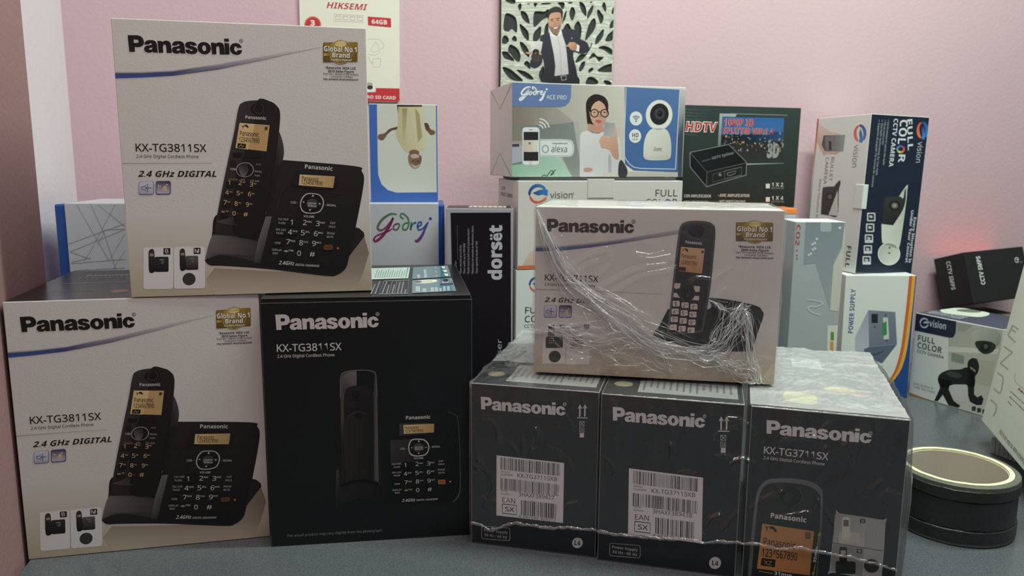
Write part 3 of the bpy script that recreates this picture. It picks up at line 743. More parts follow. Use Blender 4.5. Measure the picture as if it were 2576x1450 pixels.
# ---- glossy black top of the left box with its lettering
ftb = face('B', 'top', [(165, 676), (700, 668), (657, 745), (3, 761)])
d = Draw(ftb, P_BLACK); d.view(0, 480, .3586)
d.part('top_lettering')
d.text('Panasonic', (570, 592), (890, 588), 12, (176, 172, 172), .04); d.text('KX-TG3811SX', (520, 612), (885, 606), 9, (150, 148, 148), .01)
d.part('rule_line'); d.line([(430, 648), (890, 636)], 4, (150, 146, 146)); d.part('note_lettering'); d.text('2.4 GHz Digital Cordless Phone', (300, 716), (650, 704), 10, (120, 116, 116), .01)
d.part('gold_mark'); d.smooth([(780, 705), (890, 694), (892, 715), (800, 722)], (150, 110, 60))
d.flush()

# ------------------------------------------------------------------ prints of the smaller phone boxes
V7 = (1150, 820, .4345); V8 = (1700, 860, .407); V9 = (1320, 500, .3448)
def barcode(d, x0, y0, x1, y1, seed, dy=0, n=62, dens=.5):
    """bars in a slanted rectangle; dy = drop of the right end"""
    rnd = random.Random(seed); ws = [rnd.choice((1, 1, 1, 2, 2, 3)) for _ in range(2 * n)]; tot = sum(ws); x = 0
    for i, w in enumerate(ws):
        if i % 2 == 0:
            a = x / tot; b = (x + w * .86) / tot
            xa, xb = x0 + (x1 - x0) * a, x0 + (x1 - x0) * b
            d.poly([(xa, y0 + dy * a), (xb, y0 + dy * b), (xb, y1 + dy * b), (xa, y1 + dy * a)], (44, 42, 42))
        x += w
def barcode_label(d, X, Y, w, h, s, serial, seed):
    """label with top-left X,Y; s = drop of right end over width w"""
    P = lambda u, v: (X + u * w, Y + v * h + s * u)
    L = d.L
    d.poly([P(0, 0), P(1, 0), P(1, 1), P(0, 1)], (236, 232, 232)); d.up()
    def bc(u0, v0, u1, v1, sd, n):
        a, b = P(u0, v0), P(u1, v1 ); barcode(d, P(u0, 0)[0], P(u0, v0)[1], P(u1, 0)[0], P(u0, v1)[1], sd, s * (u1 - u0), n)
    bc(.06, .025, .94, .225, seed, 46); bc(.06, .365, .94, .56, seed + 1, 46); bc(.37, .695, .905, .945, seed + 2, 24)
    def tx(t, u0, u1, v, cap, bo=0, col=(60, 58, 58)): d.text(t, P(u0, v), P(u1, v), h * cap, col, bo)
    tx('MODEL', .07, .2, .272, .027); tx('NUMBER', .07, .24, .318, .027); tx('KX-TG3711SXB', .31, .9, .318, .062)
    tx('Serial', .07, .17, .585, .027); tx('Number', .07, .21, .635, .027); tx('3HAXF' + serial, .33, .86, .632, .066)
    tx('EAN', .09, .28, .765, .08); tx('SX', .13, .27, .91, .075, .012)
    d.outline([P(.09, .795), P(.3, .795), P(.3, .95), P(.09, .95)], w * .012, (60, 58, 58))
    tx('8 887549 424212', .34, .89, .99, .038)
    d.L = L
def arrows(d, x, y, k, s=0):
    c = (224, 222, 222)
    for dx in (0, 30 * k):
        d.line([(x + dx, y + 72 * k + s * dx), (x + dx, y + 12 * k + s * dx)], 8 * k, c); d.poly([(x + dx - 13 * k, y + 24 * k), (x + dx + 13 * k, y + 24 * k), (x + dx, y)], c)
    d.line([(x - 16 * k, y + 78 * k), (x + 46 * k, y + 80 * k)], 5 * k, c)
    for j, t in ((100, None), (136, '23')):
        yy = y + j * k; d.outline([(x, yy), (x + 28 * k, yy + 1), (x + 28 * k, yy + 28 * k), (x, yy + 27 * k)], 2.5 * k, c)
        if t: d.text(t, (x + 5 * k, yy + 22 * k), (x + 23 * k, yy + 23 * k), 15 * k, c, .01)
        else: d.line([(x, yy), (x + 28 * k, yy + 28 * k)], 2.5 * k, c); d.line([(x + 28 * k, yy), (x, yy + 28 * k)], 2.5 * k, c)
    d.rect(x + 2 * k, y + 168 * k, x + 28 * k, y + 194 * k, c)
def power_tag(d, x, y, w, h, s):
    c = (176, 176, 176); P = lambda u, v: (x + u * w, y + v * h + s * u)
    q = []
    for cx, cy, a in ((.93, .17, -90), (.93, .83, 0), (.07, .83, 90), (.07, .17, 180)):
        for i in range(4):
            t = math.radians(a + 30 * i); q.append(P(cx + .07 * math.cos(t), cy + .17 * math.sin(t)))
    d.outline(q, 3, c)
    d.text('Power Supply', P(.08, .44), P(.92, .44), h * .22, c, .02); d.text('50 Hz / 60 Hz', P(.1, .82), P(.9, .82), h * .22, c, .02)

PC = {'P1': [(1180, 965), (1497, 994), (1497, 1402), (1180, 1359)], 'P2': [(1507, 996), (1867, 1026), (1853, 1448), (1501, 1405)], 'P3': [(1882, 1030), (2284, 1050), (2241, 1497), (1872, 1454)]}
LG2 = (222, 218, 218)
for key, lg, rg, ar, k, lab, pw, l4, serial in (
        ('P1', ((125, 478), (608, 528)), (603, 462, 9), (690, 464), .95, (216, 740, 390, 345, 50), (130, 1146, 166, 74, 14), (692, 1252, 31), '389437'),
        ('P2', ((888, 552), (1424, 606)), (1421, 536, 9), (1517, 537), 1.05, (988, 826, 432, 372, 54), (881, 1252, 180, 72, 14), (1500, 1364, 35), '389438')):
    d = Draw(face(key, 'front', PC[key]), P_BLACK); d.view(*V7)
    d.part('brand_lettering'); d.logo(lg[0], lg[1], 72 * k, LG2); regmark(d, *rg, LG2, 2.5)
    d.part('arrow_mark'); arrows(d, ar[0], ar[1], k)
    d.part('power_tag'); power_tag(d, *pw)
    d.part('round_mark'); d.ell(l4[0], l4[1], l4[2], l4[2], (200, 198, 198)); d.up(); d.text('L4', (l4[0] - 17, l4[1] + 13), (l4[0] + 18, l4[1] + 15), 27, (40, 42, 44), .03)
    d.L = 0; d.part('barcode_label'); barcode_label(d, *lab, serial, 7 if key == 'P1' else 23)
    d.flush()
    # import label and pictures on the top
    r, W, D, H = BOX[key]
    d = Draw(Face(r, 'top', W, D, H, [(0, 1000), (1000, 1000), (1000, 0), (0, 0)]), P_BLACK)   # view: x across, y towards the back
    d.part('import_label'); d.rect(250, 60, 960, 330, (150, 153, 153)); d.up()
    for i in range(14):
        x = 280 + i * 48; d.rect(x, 90 + (i * 53) % 60, x + 16, 300 - (i * 31) % 70, (104, 106, 108))
    d.L = 0
    d.part('top_picture'); d.ell(130, 160, 70, 40, (150, 146, 120)); d.part('top_mark'); d.ell(170, 350, 60, 34, (120, 126, 126)); d.up(); d.ell(170, 350, 44, 24, (60, 68, 70)); d.part('top_stripe'); d.smooth([(60, 420), (120, 400), (300, 640), (240, 700)], (90, 112, 118)); d.flush()

d = Draw(face('P3', 'front', PC['P3']), P_BLACK); d.view(*V8)
d.part('brand_lettering'); d.logo((541, 574), (1188, 634), 84, LG2); regmark(d, 1185, 558, 11, LG2, 2.5)
d.part('model_lettering'); d.text('KX-TG3711SX', (532, 702), (926, 742), 44, LG2, .012); d.text('2.4 GHz Digital Cordless Phone', (530, 738), (904, 774), 19, LG2, .01)
d.part('handset_picture')
d.smooth([(455, 1560), (455, 1560), (470, 1250), (490, 1000), (505, 930), (545, 875), (620, 856), (740, 856), (830, 872), (880, 905), (897, 960), (890, 1200), (860, 1560), (860, 1560)], (120, 122, 122), (84, 86, 86), (500, 900), (880, 1300)); d.up()
d.smooth([(475, 1560), (475, 1560), (500, 1080), (515, 960), (550, 900), (620, 882), (740, 884), (820, 900), (868, 935), (884, 990), (876, 1250), (850, 1560), (850, 1560)], (48, 50, 52), (34, 36, 38), (520, 920), (860, 1300)); d.up()
d.ell(706, 962, 70, 64, (24, 26, 27)); d.up(); d.ring(712, 962, 60, 56, 8, (66, 68, 70), a0=-80, a1=80); d.ell(690, 968, 26, 30, (52, 54, 56), c2=(26, 28, 30), g0=(680, 960), g1=(720, 990))
d.text('Panasonic', (584, 1094), (800, 1116), 30, LG2, .045, snap=False)
d.poly([(536, 1130), (848, 1166), (826, 1425), (512, 1395)], (206, 148, 92), (176, 120, 70), (560, 1140), (830, 1400)); d.up()
d.text('Panasonic', (546, 1258), (736, 1278), 46, (44, 34, 26), .008, snap=False); d.text('1234567890', (540, 1322), (750, 1342), 46, (44, 34, 26), .008, snap=False)
d.poly([(538, 1332), (622, 1340), (618, 1384), (534, 1376)], (40, 36, 34)); d.up(); d.text('XZ', (552, 1370), (600, 1374), 24, (190, 140, 90)); d.up(-1)
d.line([(564, 1174), (564, 1146)], 5, (44, 34, 26)); d.line([(552, 1142), (564, 1158), (578, 1144)], 4, (44, 34, 26)); d.curve([(582, 1154), (600, 1154), (622, 1176)], 16, (44, 34, 26))
d.rect(796, 1174, 826, 1210, (60, 46, 34)); d.up(); [d.rect(800, 1180 + 9 * i, 822, 1184 + 9 * i, (190, 140, 90)) for i in range(3)]
d.line([(880, 1172), (868, 1258)], 4, (186, 160, 60)); d.line([(858, 1360), (848, 1424)], 4, (186, 160, 60)); d.poly([(868, 1190), (882, 1166), (890, 1192)], (186, 160, 60)); d.poly([(840, 1406), (856, 1408), (846, 1428)], (186, 160, 60))
d.text('35mm', (862, 1350), (874, 1258), 18, LG2, .02, snap=False)
d.text('31mm', (616, 1428), (720, 1440), 20, LG2, .02, snap=False); d.line([(524, 1410), (606, 1420)], 4, (186, 160, 60)); d.line([(738, 1438), (812, 1446)], 4, (186, 160, 60))
d.L = 0; d.part('colour_panel')
d.poly(spline([(980, 1055), (1000, 1055), (1262, 1084), (1280, 1100), (1258, 1415), (1238, 1436), (960, 1405), (944, 1390)], 2), (170, 172, 170)); d.up()
d.poly([(972, 1058), (1160, 1078), (1150, 1250), (962, 1230)], (150, 154, 148), (190, 190, 184), (980, 1060), (1150, 1240)); d.poly([(962, 1238), (1148, 1258), (1140, 1420), (950, 1396)], (140, 144, 142)); d.up()
d.line([(958, 1230), (1262, 1268)], 3, (60, 62, 62))
d.rrect(998, 1165, 1124, 1232, 12, (196, 194, 182)); d.rrect(980, 1336, 1100, 1410, 12, (38, 40, 42)); d.up(); d.rrect(1016, 1074, 1064, 1205, 12, (214, 210, 200)); d.rrect(1002, 1252, 1048, 1350, 12, (32, 33, 35)); d.up()
d.rect(1024, 1092, 1056, 1130, (110, 108, 96)); d.rect(1010, 1272, 1040, 1300, (180, 170, 150))
d.rect(1124, 1082, 1156, 1106, (50, 52, 52)); d.rect(1106, 1262, 1138, 1286, (50, 52, 52)); d.up(); d.text('N', (1133, 1101), (1147, 1102), 16, (206, 204, 200), .01); d.text('B', (1116, 1281), (1129, 1282), 16, (206, 204, 200), .01)
d.ell(1196, 1358, 46, 40, (50, 54, 54), n=24); d.flush()
# top print of the third box
r, W, D, H = BOX['P3']
d = Draw(Face(r, 'top', W, D, H, [(0, 1000), (1000, 1000), (1000, 0), (0, 0)]), P_BLACK)
d.part('green_mark'); d.ell(130, 640, 90, 60, (60, 170, 70)); d.part('yellow_mark'); d.smooth([(230, 120), (420, 90), (440, 210), (330, 240), (250, 260)], (196, 196, 90)); d.part('amber_mark'); d.ell(620, 330, 120, 34, (216, 196, 90)); d.part('teal_mark'); d.smooth([(560, 100), (900, 80), (930, 220), (640, 240)], (84, 120, 124)); d.part('red_mark'); d.ell(760, 280, 70, 30, (180, 110, 100)); d.part('top_label'); d.rect(330, 660, 560, 840, (184, 196, 190)); d.up()
for i in range(4): d.rect(350, 690 + 34 * i, 500, 706 + 34 * i, (96, 104, 104))
d.flush()

# ---- white front of the box in the torn bag
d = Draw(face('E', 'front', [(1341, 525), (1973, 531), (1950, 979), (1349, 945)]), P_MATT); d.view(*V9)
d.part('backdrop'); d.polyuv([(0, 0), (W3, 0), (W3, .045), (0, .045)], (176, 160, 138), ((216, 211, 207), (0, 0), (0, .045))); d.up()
d.part('swoosh')
U = [(58, 366), (230, 364), (480, 338), (700, 308), (900, 272), (1110, 236)]; Lw = [(58, 404), (230, 402), (480, 372), (700, 338), (900, 304), (1110, 268)]
cc = [(76, 102, 136), (86, 100, 126), (108, 112, 132), (128, 128, 142), (150, 148, 158), (168, 165, 172)]
for i in range(5):
    m0 = (U[i][0], (U[i][1] + Lw[i][1]) / 2); m1 = (U[i + 1][0], (U[i + 1][1] + Lw[i + 1][1]) / 2)
    d.quad(U[i], U[i + 1], m1, m0, [(200, 197, 200)] * 2 + [cc[i + 1], cc[i]]); d.quad(m0, m1, Lw[i + 1], Lw[i], [cc[i], cc[i + 1], cc[i + 1] if i > 2 else (60, 96, 140), cc[i] if i > 2 else (60, 100, 146)])
d.part('brand_lettering'); d.logo((146, 258), (780, 266), 94, (58, 58, 56)); regmark(d, 776, 180, 13, (58, 58, 56), 3)
d.part('award_badge'); badge(d, 1530, 180, 1806, 322, '2009', 'from 2010 Market Share Analysis')
d.part('model_lettering'); d.text('KX-TG3711SX', (143, 620), (528, 632), 46, INK, .006); d.text('2.4 GHz Digital Cordless Phone', (143, 658), (508, 668), 19, INK)
d.line([(60, 684), (1000, 716)], 4, (160, 154, 152), (214, 208, 206)); d.text('2.4 GHz DIGITAL', (145, 778), (608, 794), 34, (50, 50, 50), .022, .3)
d.part('feature_icon'); icon_pair(d, 143, 803, 236, 893, 14)
d.part('colour_panel')
d.rect(142, 925, 306, 1230, (216, 210, 206)); d.rect(312, 930, 480, 1235, (216, 210, 206)); d.up()
d.rrect(162, 1034, 286, 1116, 12, (58, 60, 62)); d.rrect(338, 1038, 430, 1120, 12, (176, 170, 166)); d.up(); d.rrect(178, 940, 222, 1090, 10, (48, 49, 51)); d.rrect(350, 950, 392, 1092, 10, (196, 190, 186)); d.up()
for gx, gy, c in ((182, 1000, (190, 188, 184)), (354, 1030, (90, 88, 86))):
    for i in range(5):
        for j in range(3): d.rect(gx + 4 + j * 13, gy + 10 + i * 16, gx + 11 + j * 13, gy + 17 + i * 16, c)
d.rect(186, 975, 214, 1000, (206, 180, 150)); d.ell(254, 1088, 11, 11, (84, 86, 88), n=12)
d.ell(230, 1178, 43, 42, (46, 47, 49)); d.rect(260, 945, 296, 972, (60, 58, 58)); d.rect(436, 945, 470, 972, (60, 58, 58)); d.up(); d.text('B', (270, 966), (286, 966), 18, (220, 214, 210), .01); d.text('N', (445, 966), (461, 966), 18, (220, 214, 210), .01)
d.L = 3; d.part('phone_picture')
d.smooth([(1330, 742), (1330, 742), (1520, 765), (1690, 805), (1730, 840), (1742, 880), (1700, 1010), (1665, 1142), (1665, 1142), (1300, 1140), (1180, 1110), (960, 1032), (945, 1030), (1040, 830), (1040, 830), (1340, 830)], (40, 43, 46), (30, 33, 36), (1400, 760), (1400, 1140)); d.up()
d.smooth([(945, 1028), (985, 965), (1050, 985), (1180, 1015), (1300, 1030), (1330, 1100), (1300, 1140), (1150, 1100)], (52, 55, 58), (36, 38, 41), (1000, 980), (1200, 1120))
d.rrect(1540, 850, 1690, 900, 10, (46, 49, 52)); d.ring(1600, 980, 52, 46, 5, (70, 74, 78)); d.up()
d.smooth([(1035, 1010), (1035, 1010), (1060, 760), (1085, 480), (1105, 280), (1118, 215), (1150, 182), (1220, 170), (1310, 175), (1358, 196), (1378, 245), (1370, 420), (1345, 700), (1300, 1000), (1300, 1000), (1180, 1010)], (96, 98, 104), (70, 72, 76), (1050, 500), (1370, 500)); d.up()
d.smooth([(1052, 1000), (1052, 1000), (1085, 640), (1110, 380), (1128, 235), (1160, 200), (1230, 188), (1305, 192), (1345, 212), (1362, 255), (1352, 430), (1328, 690), (1288, 985), (1288, 985), (1170, 1000)], (54, 55, 60), (36, 37, 40), (1150, 200), (1200, 1000)); d.up()
d.smooth([(1190, 215), (1230, 205), (1280, 212), (1300, 245), (1270, 290), (1210, 285), (1180, 250)], (28, 29, 32))
d.text('Panasonic', (1158, 340), (1280, 352), 22, (206, 204, 204), .04, snap=False)
d.poly([(1128, 366), (1302, 380), (1284, 566), (1112, 546)], (216, 174, 136), (190, 140, 96), (1200, 380), (1220, 560)); d.up()
d.text('Panasonic', (1130, 446), (1240, 458), 30, (50, 40, 34), .006, snap=False); d.text('1234567890', (1126, 494), (1248, 508), 30, (50, 40, 34), .006, snap=False)
d.poly([(1114, 514), (1168, 520), (1164, 548), (1112, 542)], (60, 48, 40)); d.line([(1144, 400), (1144, 378)], 4, (50, 40, 34)); d.curve([(1154, 384), (1166, 384), (1178, 402)], 11, (50, 40, 34)); d.rect(1278, 392, 1294, 414, (80, 62, 48))
d.poly([(1085, 636), (1130, 638), (1124, 672), (1098, 682), (1082, 670)], (206, 190, 178)); d.poly([(1228, 656), (1272, 660), (1268, 700), (1240, 702), (1228, 676)], (206, 190, 178)); d.poly([(1082, 708), (1104, 710), (1126, 746), (1076, 740)], (206, 190, 178)); d.poly([(1236, 730), (1268, 732), (1264, 766), (1216, 760)], (206, 190, 178))
d.ell(1178, 706, 58, 62, (60, 62, 66)); d.up(); d.ell(1178, 706, 52, 56, (30, 31, 33)); d.up()
n = 0
for i in range(4):
    for j in range(3):
        x = 1074 + j * 65 - i * 6; y = 768 + i * 58 + j * 11
        d.rrect(x, y, x + 52, y + 42, 8, (212, 196, 184)); d.up()
        d.text('123456789*0#'[n], (x + 8, y + 36), (x + 26, y + 37), 28 if n != 9 else 18, (40, 38, 38), .004, snap=False)
        if n in (1, 2, 3, 4, 5, 6, 7, 8): d.text(('', 'ABC', 'DEF', 'GHI', 'JKL', 'MNO', 'PQRS', 'TUV', 'WXYZ')[n], (x + 29, y + 18), (x + 47, y + 20), 7, (70, 66, 64), .01, snap=False)
        d.up(-1); n += 1
d.flush()

# ------------------------------------------------------------------ prints of the boxes behind
def project(P):
    p = Vector(P) - Vector((0, 0, CAM_H)); z = p.dot(_fw)
    return (1288 + FOC * p.dot(_r2) / z, 725 - FOC * p.dot(_u2) / z)
def aface(key, side):
    f = face(key, side); r = BOX[key][0]
    f.set_corners([project(r.matrix_world @ Vector(f.fr(u, v, 0))) for u, v in ((0, f.h), (f.w, f.h), (f.w, 0), (0, 0))])
    return f

def godrej(d, X, Y, s, t, c):
    """script wordmark, X,Y top left, s scale (about 500 wide, 240 high); c = list of three colours"""
    q = lambda pts: [(X + x * s, Y + y * s) for x, y in pts]
    a, b, e = c
    d.curve(q([(205, 6), (150, 2), (80, 45), (38, 110), (52, 142), (95, 130), (150, 70), (172, 32)]), [t * .5, t, t * 1.3, t * 1.2, t, t, t, t], b, a)
    d.curve(q([(172, 34), (140, 105), (80, 190), (25, 236), (4, 226), (20, 196), (70, 172), (130, 150), (160, 130)]), [t, t * 1.4, t * 1.5, t * 1.3, t, t * .8, t * .8, t * .7, t * .6], a, a)
    d.curve(q([(214, 84), (182, 98), (172, 126), (192, 140), (216, 124), (226, 96), (212, 84)]), t * .8, a, b)
    d.curve(q([(300, 78), (272, 84), (254, 110), (262, 138), (290, 132), (306, 90), (300, 40), (268, 4), (240, 0), (236, 24), (262, 44)]), t * .8, b, b)
    d.curve(q([(330, 70), (322, 140), (332, 104), (356, 78), (372, 82)]), t * .8, b, e)
    d.curve(q([(384, 112), (412, 96), (414, 72), (392, 76), (382, 110), (396, 140), (432, 124), (462, 88)]), t * .75, e, e)
    d.curve(q([(474, 72), (452, 120), (420, 190), (384, 234), (360, 230)]), [t * .8, t, t * 1.5, t * 1.6, t], e, a)
    d.ell(X + 494 * s, Y + 42 * s, t * .75, t * .75, e, n=12)

def swirl(d, cx, cy, r, rot=0, w=1.0, mono=None):
    """swirl emblem: blue upper arc, orange lower arc, blue wedge; rot in degrees (clockwise in the picture)"""
    k = math.radians(rot); C, S = math.cos(k), math.sin(k)
    T = lambda x, y: (cx + (x * C - y * S) * r * w, cy + (x * S + y * C) * r)
    arc = lambda a0, a1, R=1.0, n=14: [T(R * math.cos(math.radians(a0 + (a1 - a0) * i / n)), R * math.sin(math.radians(a0 + (a1 - a0) * i / n))) for i in range(n + 1)]
    B1, B2, O1, O2 = ((40, 70, 120), (66, 128, 200), (206, 90, 60), (226, 120, 84)) if not mono else (mono,) * 4
    t = .22 * r
    d.line(arc(-30, -190, .86), [t * .2] + [t * (1.6 - abs(i - 6) * .08) for i in range(13)] + [t * .3], B2, B1)
    d.line(arc(170, 20, .84), [t * .2] + [t * (1.5 - abs(i - 8) * .08) for i in range(13)] + [t * .6], O1, O2)
    d.up(); d.poly([T(-.55, -.12), T(.1, -.42), T(.62, -.5), T(.98, -.44), T(.95, .18), T(.5, .02), T(0, .12)], B2, B1 if not mono else None, T(.6, -.3), T(-.5, 0)) if not mono else d.poly([T(-.3, -.1), T(.1, -.3), T(.98, -.34), T(.95, .1), T(0, .1)], mono)
    d.up(-1)

# ---- long silver sleeve box
r, W, D, H = BOX['G']
slab('sleeve', .0118, W - .0072, -.0011, D + .0011, .001, H + .0012, [M_GREY, M_EDGE], r, bev=.0006)
d = Draw(aface('G', 'front'), P_GLOSS, base=.0013); d.view(0, 480, .3586)
d.part('line_pattern')
for a, b in (((540, 92), (770, 490)), ((640, 92), (735, 300)), ((690, 96), (880, 250)), ((810, 96), (640, 420)), ((640, 420), (590, 500)), ((480, 375), (880, 230)), ((495, 428), (880, 270)), ((495, 428), (640, 480)), ((500, 510), (880, 480)), ((505, 500), (640, 470)), ((735, 300), (820, 560)), ((880, 300), (770, 490)), ((735, 290), (690, 380)), ((520, 560), (880, 540)), ((880, 420), (790, 560)), ((735, 275), (880, 268))):
    d.line([a, b], 4.5, (166, 160, 168))
d.view(900, 480, .2897); d.part('brand_lettering')
godrej(d, 137, 200, 1.0, 17, [(134, 44, 90), (74, 130, 84), (48, 84, 160)])
d.flush()

# ---- upside down man
d = Draw(aface('M', 'front'), P_GLOSS); d.view(700, 0, .3586)
d.part('man_picture')
d.polyuv([(.0004, .0004), (.0812, .0004), (.0812, .117), (.0004, .117)], (66, 104, 178)); d.up()
d.poly([(692, 725), (1106, 738), (1112, 1350), (1112, 1350), (830, 1352), (770, 1335), (725, 1295), (702, 1230), (698, 1150)], (206, 208, 200)); d.up()
SKN, SH = (128, 96, 78), (206, 196, 162)
d.poly([(832, 735), (1008, 737), (1022, 860), (1000, 870), (850, 860)], (74, 56, 46))
d.smooth([(850, 880), (848, 908), (800, 915), (765, 945), (735, 985), (700, 975), (705, 945), (745, 935), (780, 905), (830, 890)], SKN, (84, 62, 52), (720, 950), (840, 900))
d.smooth([(1025, 865), (1050, 868), (1068, 905), (1098, 920), (1098, 940), (1070, 948), (1045, 920), (1020, 900)], SKN, (84, 62, 52), (1090, 930), (1030, 870)); d.up()
d.smooth([(842, 750), (842, 750), (1012, 750), (1012, 750), (1026, 880), (1046, 950), (1040, 1030), (1000, 1062), (950, 1075), (890, 1060), (850, 1000), (825, 940), (840, 870)], (196, 184, 146), (216, 208, 178), (860, 900), (1030, 900)); d.up()
d.poly([(870, 760), (905, 760), (890, 1000), (870, 960)], (160, 148, 108), (196, 186, 150), (880, 800), (890, 1000)); d.poly([(960, 760), (990, 800), (1010, 960), (980, 1000)], (170, 158, 120))
d.smooth([(920, 1062), (950, 1050), (985, 1062), (985, 1085), (960, 1095), (925, 1085)], SKN)
d.smooth([(912, 1090), (915, 1140), (935, 1172), (962, 1184), (990, 1168), (1004, 1130), (1004, 1098), (985, 1085), (960, 1080), (930, 1085)], (150, 114, 92), (112, 82, 66), (930, 1100), (1000, 1160)); d.up()
d.smooth([(930, 1150), (945, 1176), (965, 1182), (985, 1170), (996, 1150), (965, 1162)], (186, 170, 156)); d.smooth([(930, 1088), (960, 1080), (985, 1090), (985, 1106), (960, 1112), (935, 1106)], (186, 176, 166)); d.rect(938, 1128, 952, 1134, (50, 36, 30)); d.rect(972, 1128, 986, 1134, (50, 36, 30)); d.poly([(958, 1132), (968, 1132), (970, 1114), (956, 1114)], (128, 94, 76))
d.flush()

# ---- tall door closer box
d = Draw(aface('DOR', 'front'), P_MATT); d.view(900, 480, .2897)
d.part('dark_panel'); d.poly([(806, 192), (1328, 190), (1334, 1800), (860, 1800)], (40, 34, 44)); d.poly([(806, 192), (1328, 190), (1332, 2200), (850, 2200)], (40, 34, 44)); d.up()
d.part('brand_lettering'); d.text('dors\u00ebt', (1255, 775), (1252, 300), 118, (196, 194, 202), .055); d.part('product_lettering'); d.text('Door Closer', (1250, 1800), (1246, 1290), 40, (190, 188, 196))
d.part('feature_lettering')
for t, x, y0, y1 in (('*Door weight up to 60 kg', 902, 725, 475), ('*Door width up to 950 MM', 934, 725, 458), ('*Right hand & left hand opening doors', 970, 725, 330), ('*Mounting on wooden & Aluminium doors', 1006, 725, 305), ('*Door opening angle of 105', 1042, 722, 440), ('Suitable for', 860, 740, 610)): d.text(t, (x, y0), (x - 2, y1), 17, (176, 172, 182), .004)
d.line([(864, 300), (868, 600)], 3, (110, 104, 114)); d.flush()
d = Draw(aface('DOR', 'top'), P_MATT); d.part('top_label'); d.polyuv([(.001, .001), (.077, .001), (.077, .058), (.001, .058)], (56, 46, 44)); d.up(); d.polyuv([(.025, .02), (.070, .016), (.072, .05), (.028, .052)], (190, 182, 172)); d.up()
for i in range(7): d.polyuv([(.03 + i * .006, .022), (.032 + i * .006, .022), (.032 + i * .006, .046), (.03 + i * .006, .046)], (130, 120, 112))
d.flush()

# ---- white camera box with swirl: front, left end, tuck flaps
d = Draw(aface('GV', 'front'), P_MATT); d.view(1220, 430, .2138)
d.part('swirl_logo'); swirl(d, 625, 275, 118); d.text('vision', (765, 322), (1030, 326), 78, (60, 58, 62)); d.text('Enhancing your Sixth Sense', (772, 358), (1028, 360), 16, (50, 50, 54), 0, .3); regmark(d, 1042, 265, 9, (90, 90, 94), 2)
d.part('product_lettering'); d.text('FULL', (2005, 300), (2262, 302), 80, (70, 72, 74), .004); d.text('COL', (1888, 412), (2090, 412), 80, (70, 72, 74), .004); d.text('R', (2205, 410), (2262, 410), 80, (70, 72, 74), .004)
for i in range(8): d.ring(2150, 372, 30, 32, 18, [(206, 90, 60), (226, 150, 84), (200, 190, 90), (110, 160, 110), (80, 150, 180), (66, 100, 170), (120, 90, 150), (190, 90, 110)][i], n=4, a0=i * 45, a1=i * 45 + 45)
d.text('CCTV CAMERA', (1888, 480), (2262, 482), 46, (70, 72, 74))
d.part('picture_strip'); d.poly([(388, 1118), (2320, 1118), (2318, 1160), (385, 1160)], (206, 104, 70)); d.smooth([(440, 1115), (440, 1115), (500, 1000), (560, 940), (720, 900), (900, 1000), (960, 1115), (960, 1115)], (196, 150, 116), (216, 206, 200), (640, 1080), (500, 920))
d.flush()
r, W, D, H = BOX['GV']
slab('tuck_flap', .088, .122, -.0008, .004, H - .021, H + .0022, [M_CARD_W, M_EDGE], r, bev=.0003)
slab('lid_flap', .004, W - .004, .012, D - .01, H + .0006, H + .0034, [M_EDGEK, M_CARD_W], r, bev=.0005)
d = Draw(aface('GV', 'left'), P_MATT); d.view(1220, 430, .2138); d.part('end_lettering'); d.text('CCTV', (195, 222), (240, 228), 34, (90, 60, 66), .02); d.text('BULLET CAMERA', (190, 296), (326, 312), 36, (90, 60, 66), .02); d.flush()

d = Draw(aface('GW', 'front'), P_MATT); d.view(1260, 640, .1518)
d.part('swirl_logo'); swirl(d, 590, 505, 130); d.part('product_lettering')
d.text('FULL', (402, 978), (760, 980), 106, (44, 48, 46), .006); d.text('COLOR', (396, 1120), (920, 1124), 106, (44, 48, 46), .006); d.text('CCTV CAMERA', (390, 1212), (900, 1216), 56, (44, 48, 46))
d.flush()

# ---- blue video camera box
d = Draw(aface('ACE', 'front'), P_GLOSS); d.view(1220, 0, .3173)
d.part('room_picture')
d.poly([(216, 652), (1108, 690), (1100, 1412), (212, 1404)], (160, 152, 142), (206, 202, 192), (400, 1000), (900, 760)); d.poly([(216, 840), (560, 850), (700, 960), (690, 1120), (440, 1110), (216, 1120)], (190, 184, 168)); d.up()
d.poly([(214, 1160), (300, 1150), (300, 1300), (214, 1310)], (176, 176, 190)); d.poly([(216, 1145), (270, 1142), (272, 1165), (216, 1168)], (66, 50, 80))
d.poly([(212, 1300), (440, 1240), (600, 1245), (690, 1408), (212, 1402)], (150, 190, 168), (176, 204, 190), (300, 1300), (600, 1390)); d.poly([(848, 690), (920, 695), (905, 740), (862, 738)], (196, 192, 184))
d.poly([(280, 1000), (560, 985), (735, 965), (790, 1410), (690, 1408), (610, 1240), (440, 1110), (290, 1040)], (118, 126, 122), (146, 152, 148), (400, 1000), (760, 1300)); d.up()
d.poly([(700, 968), (742, 968), (800, 1410), (770, 1410)], (176, 178, 176)); d.up()
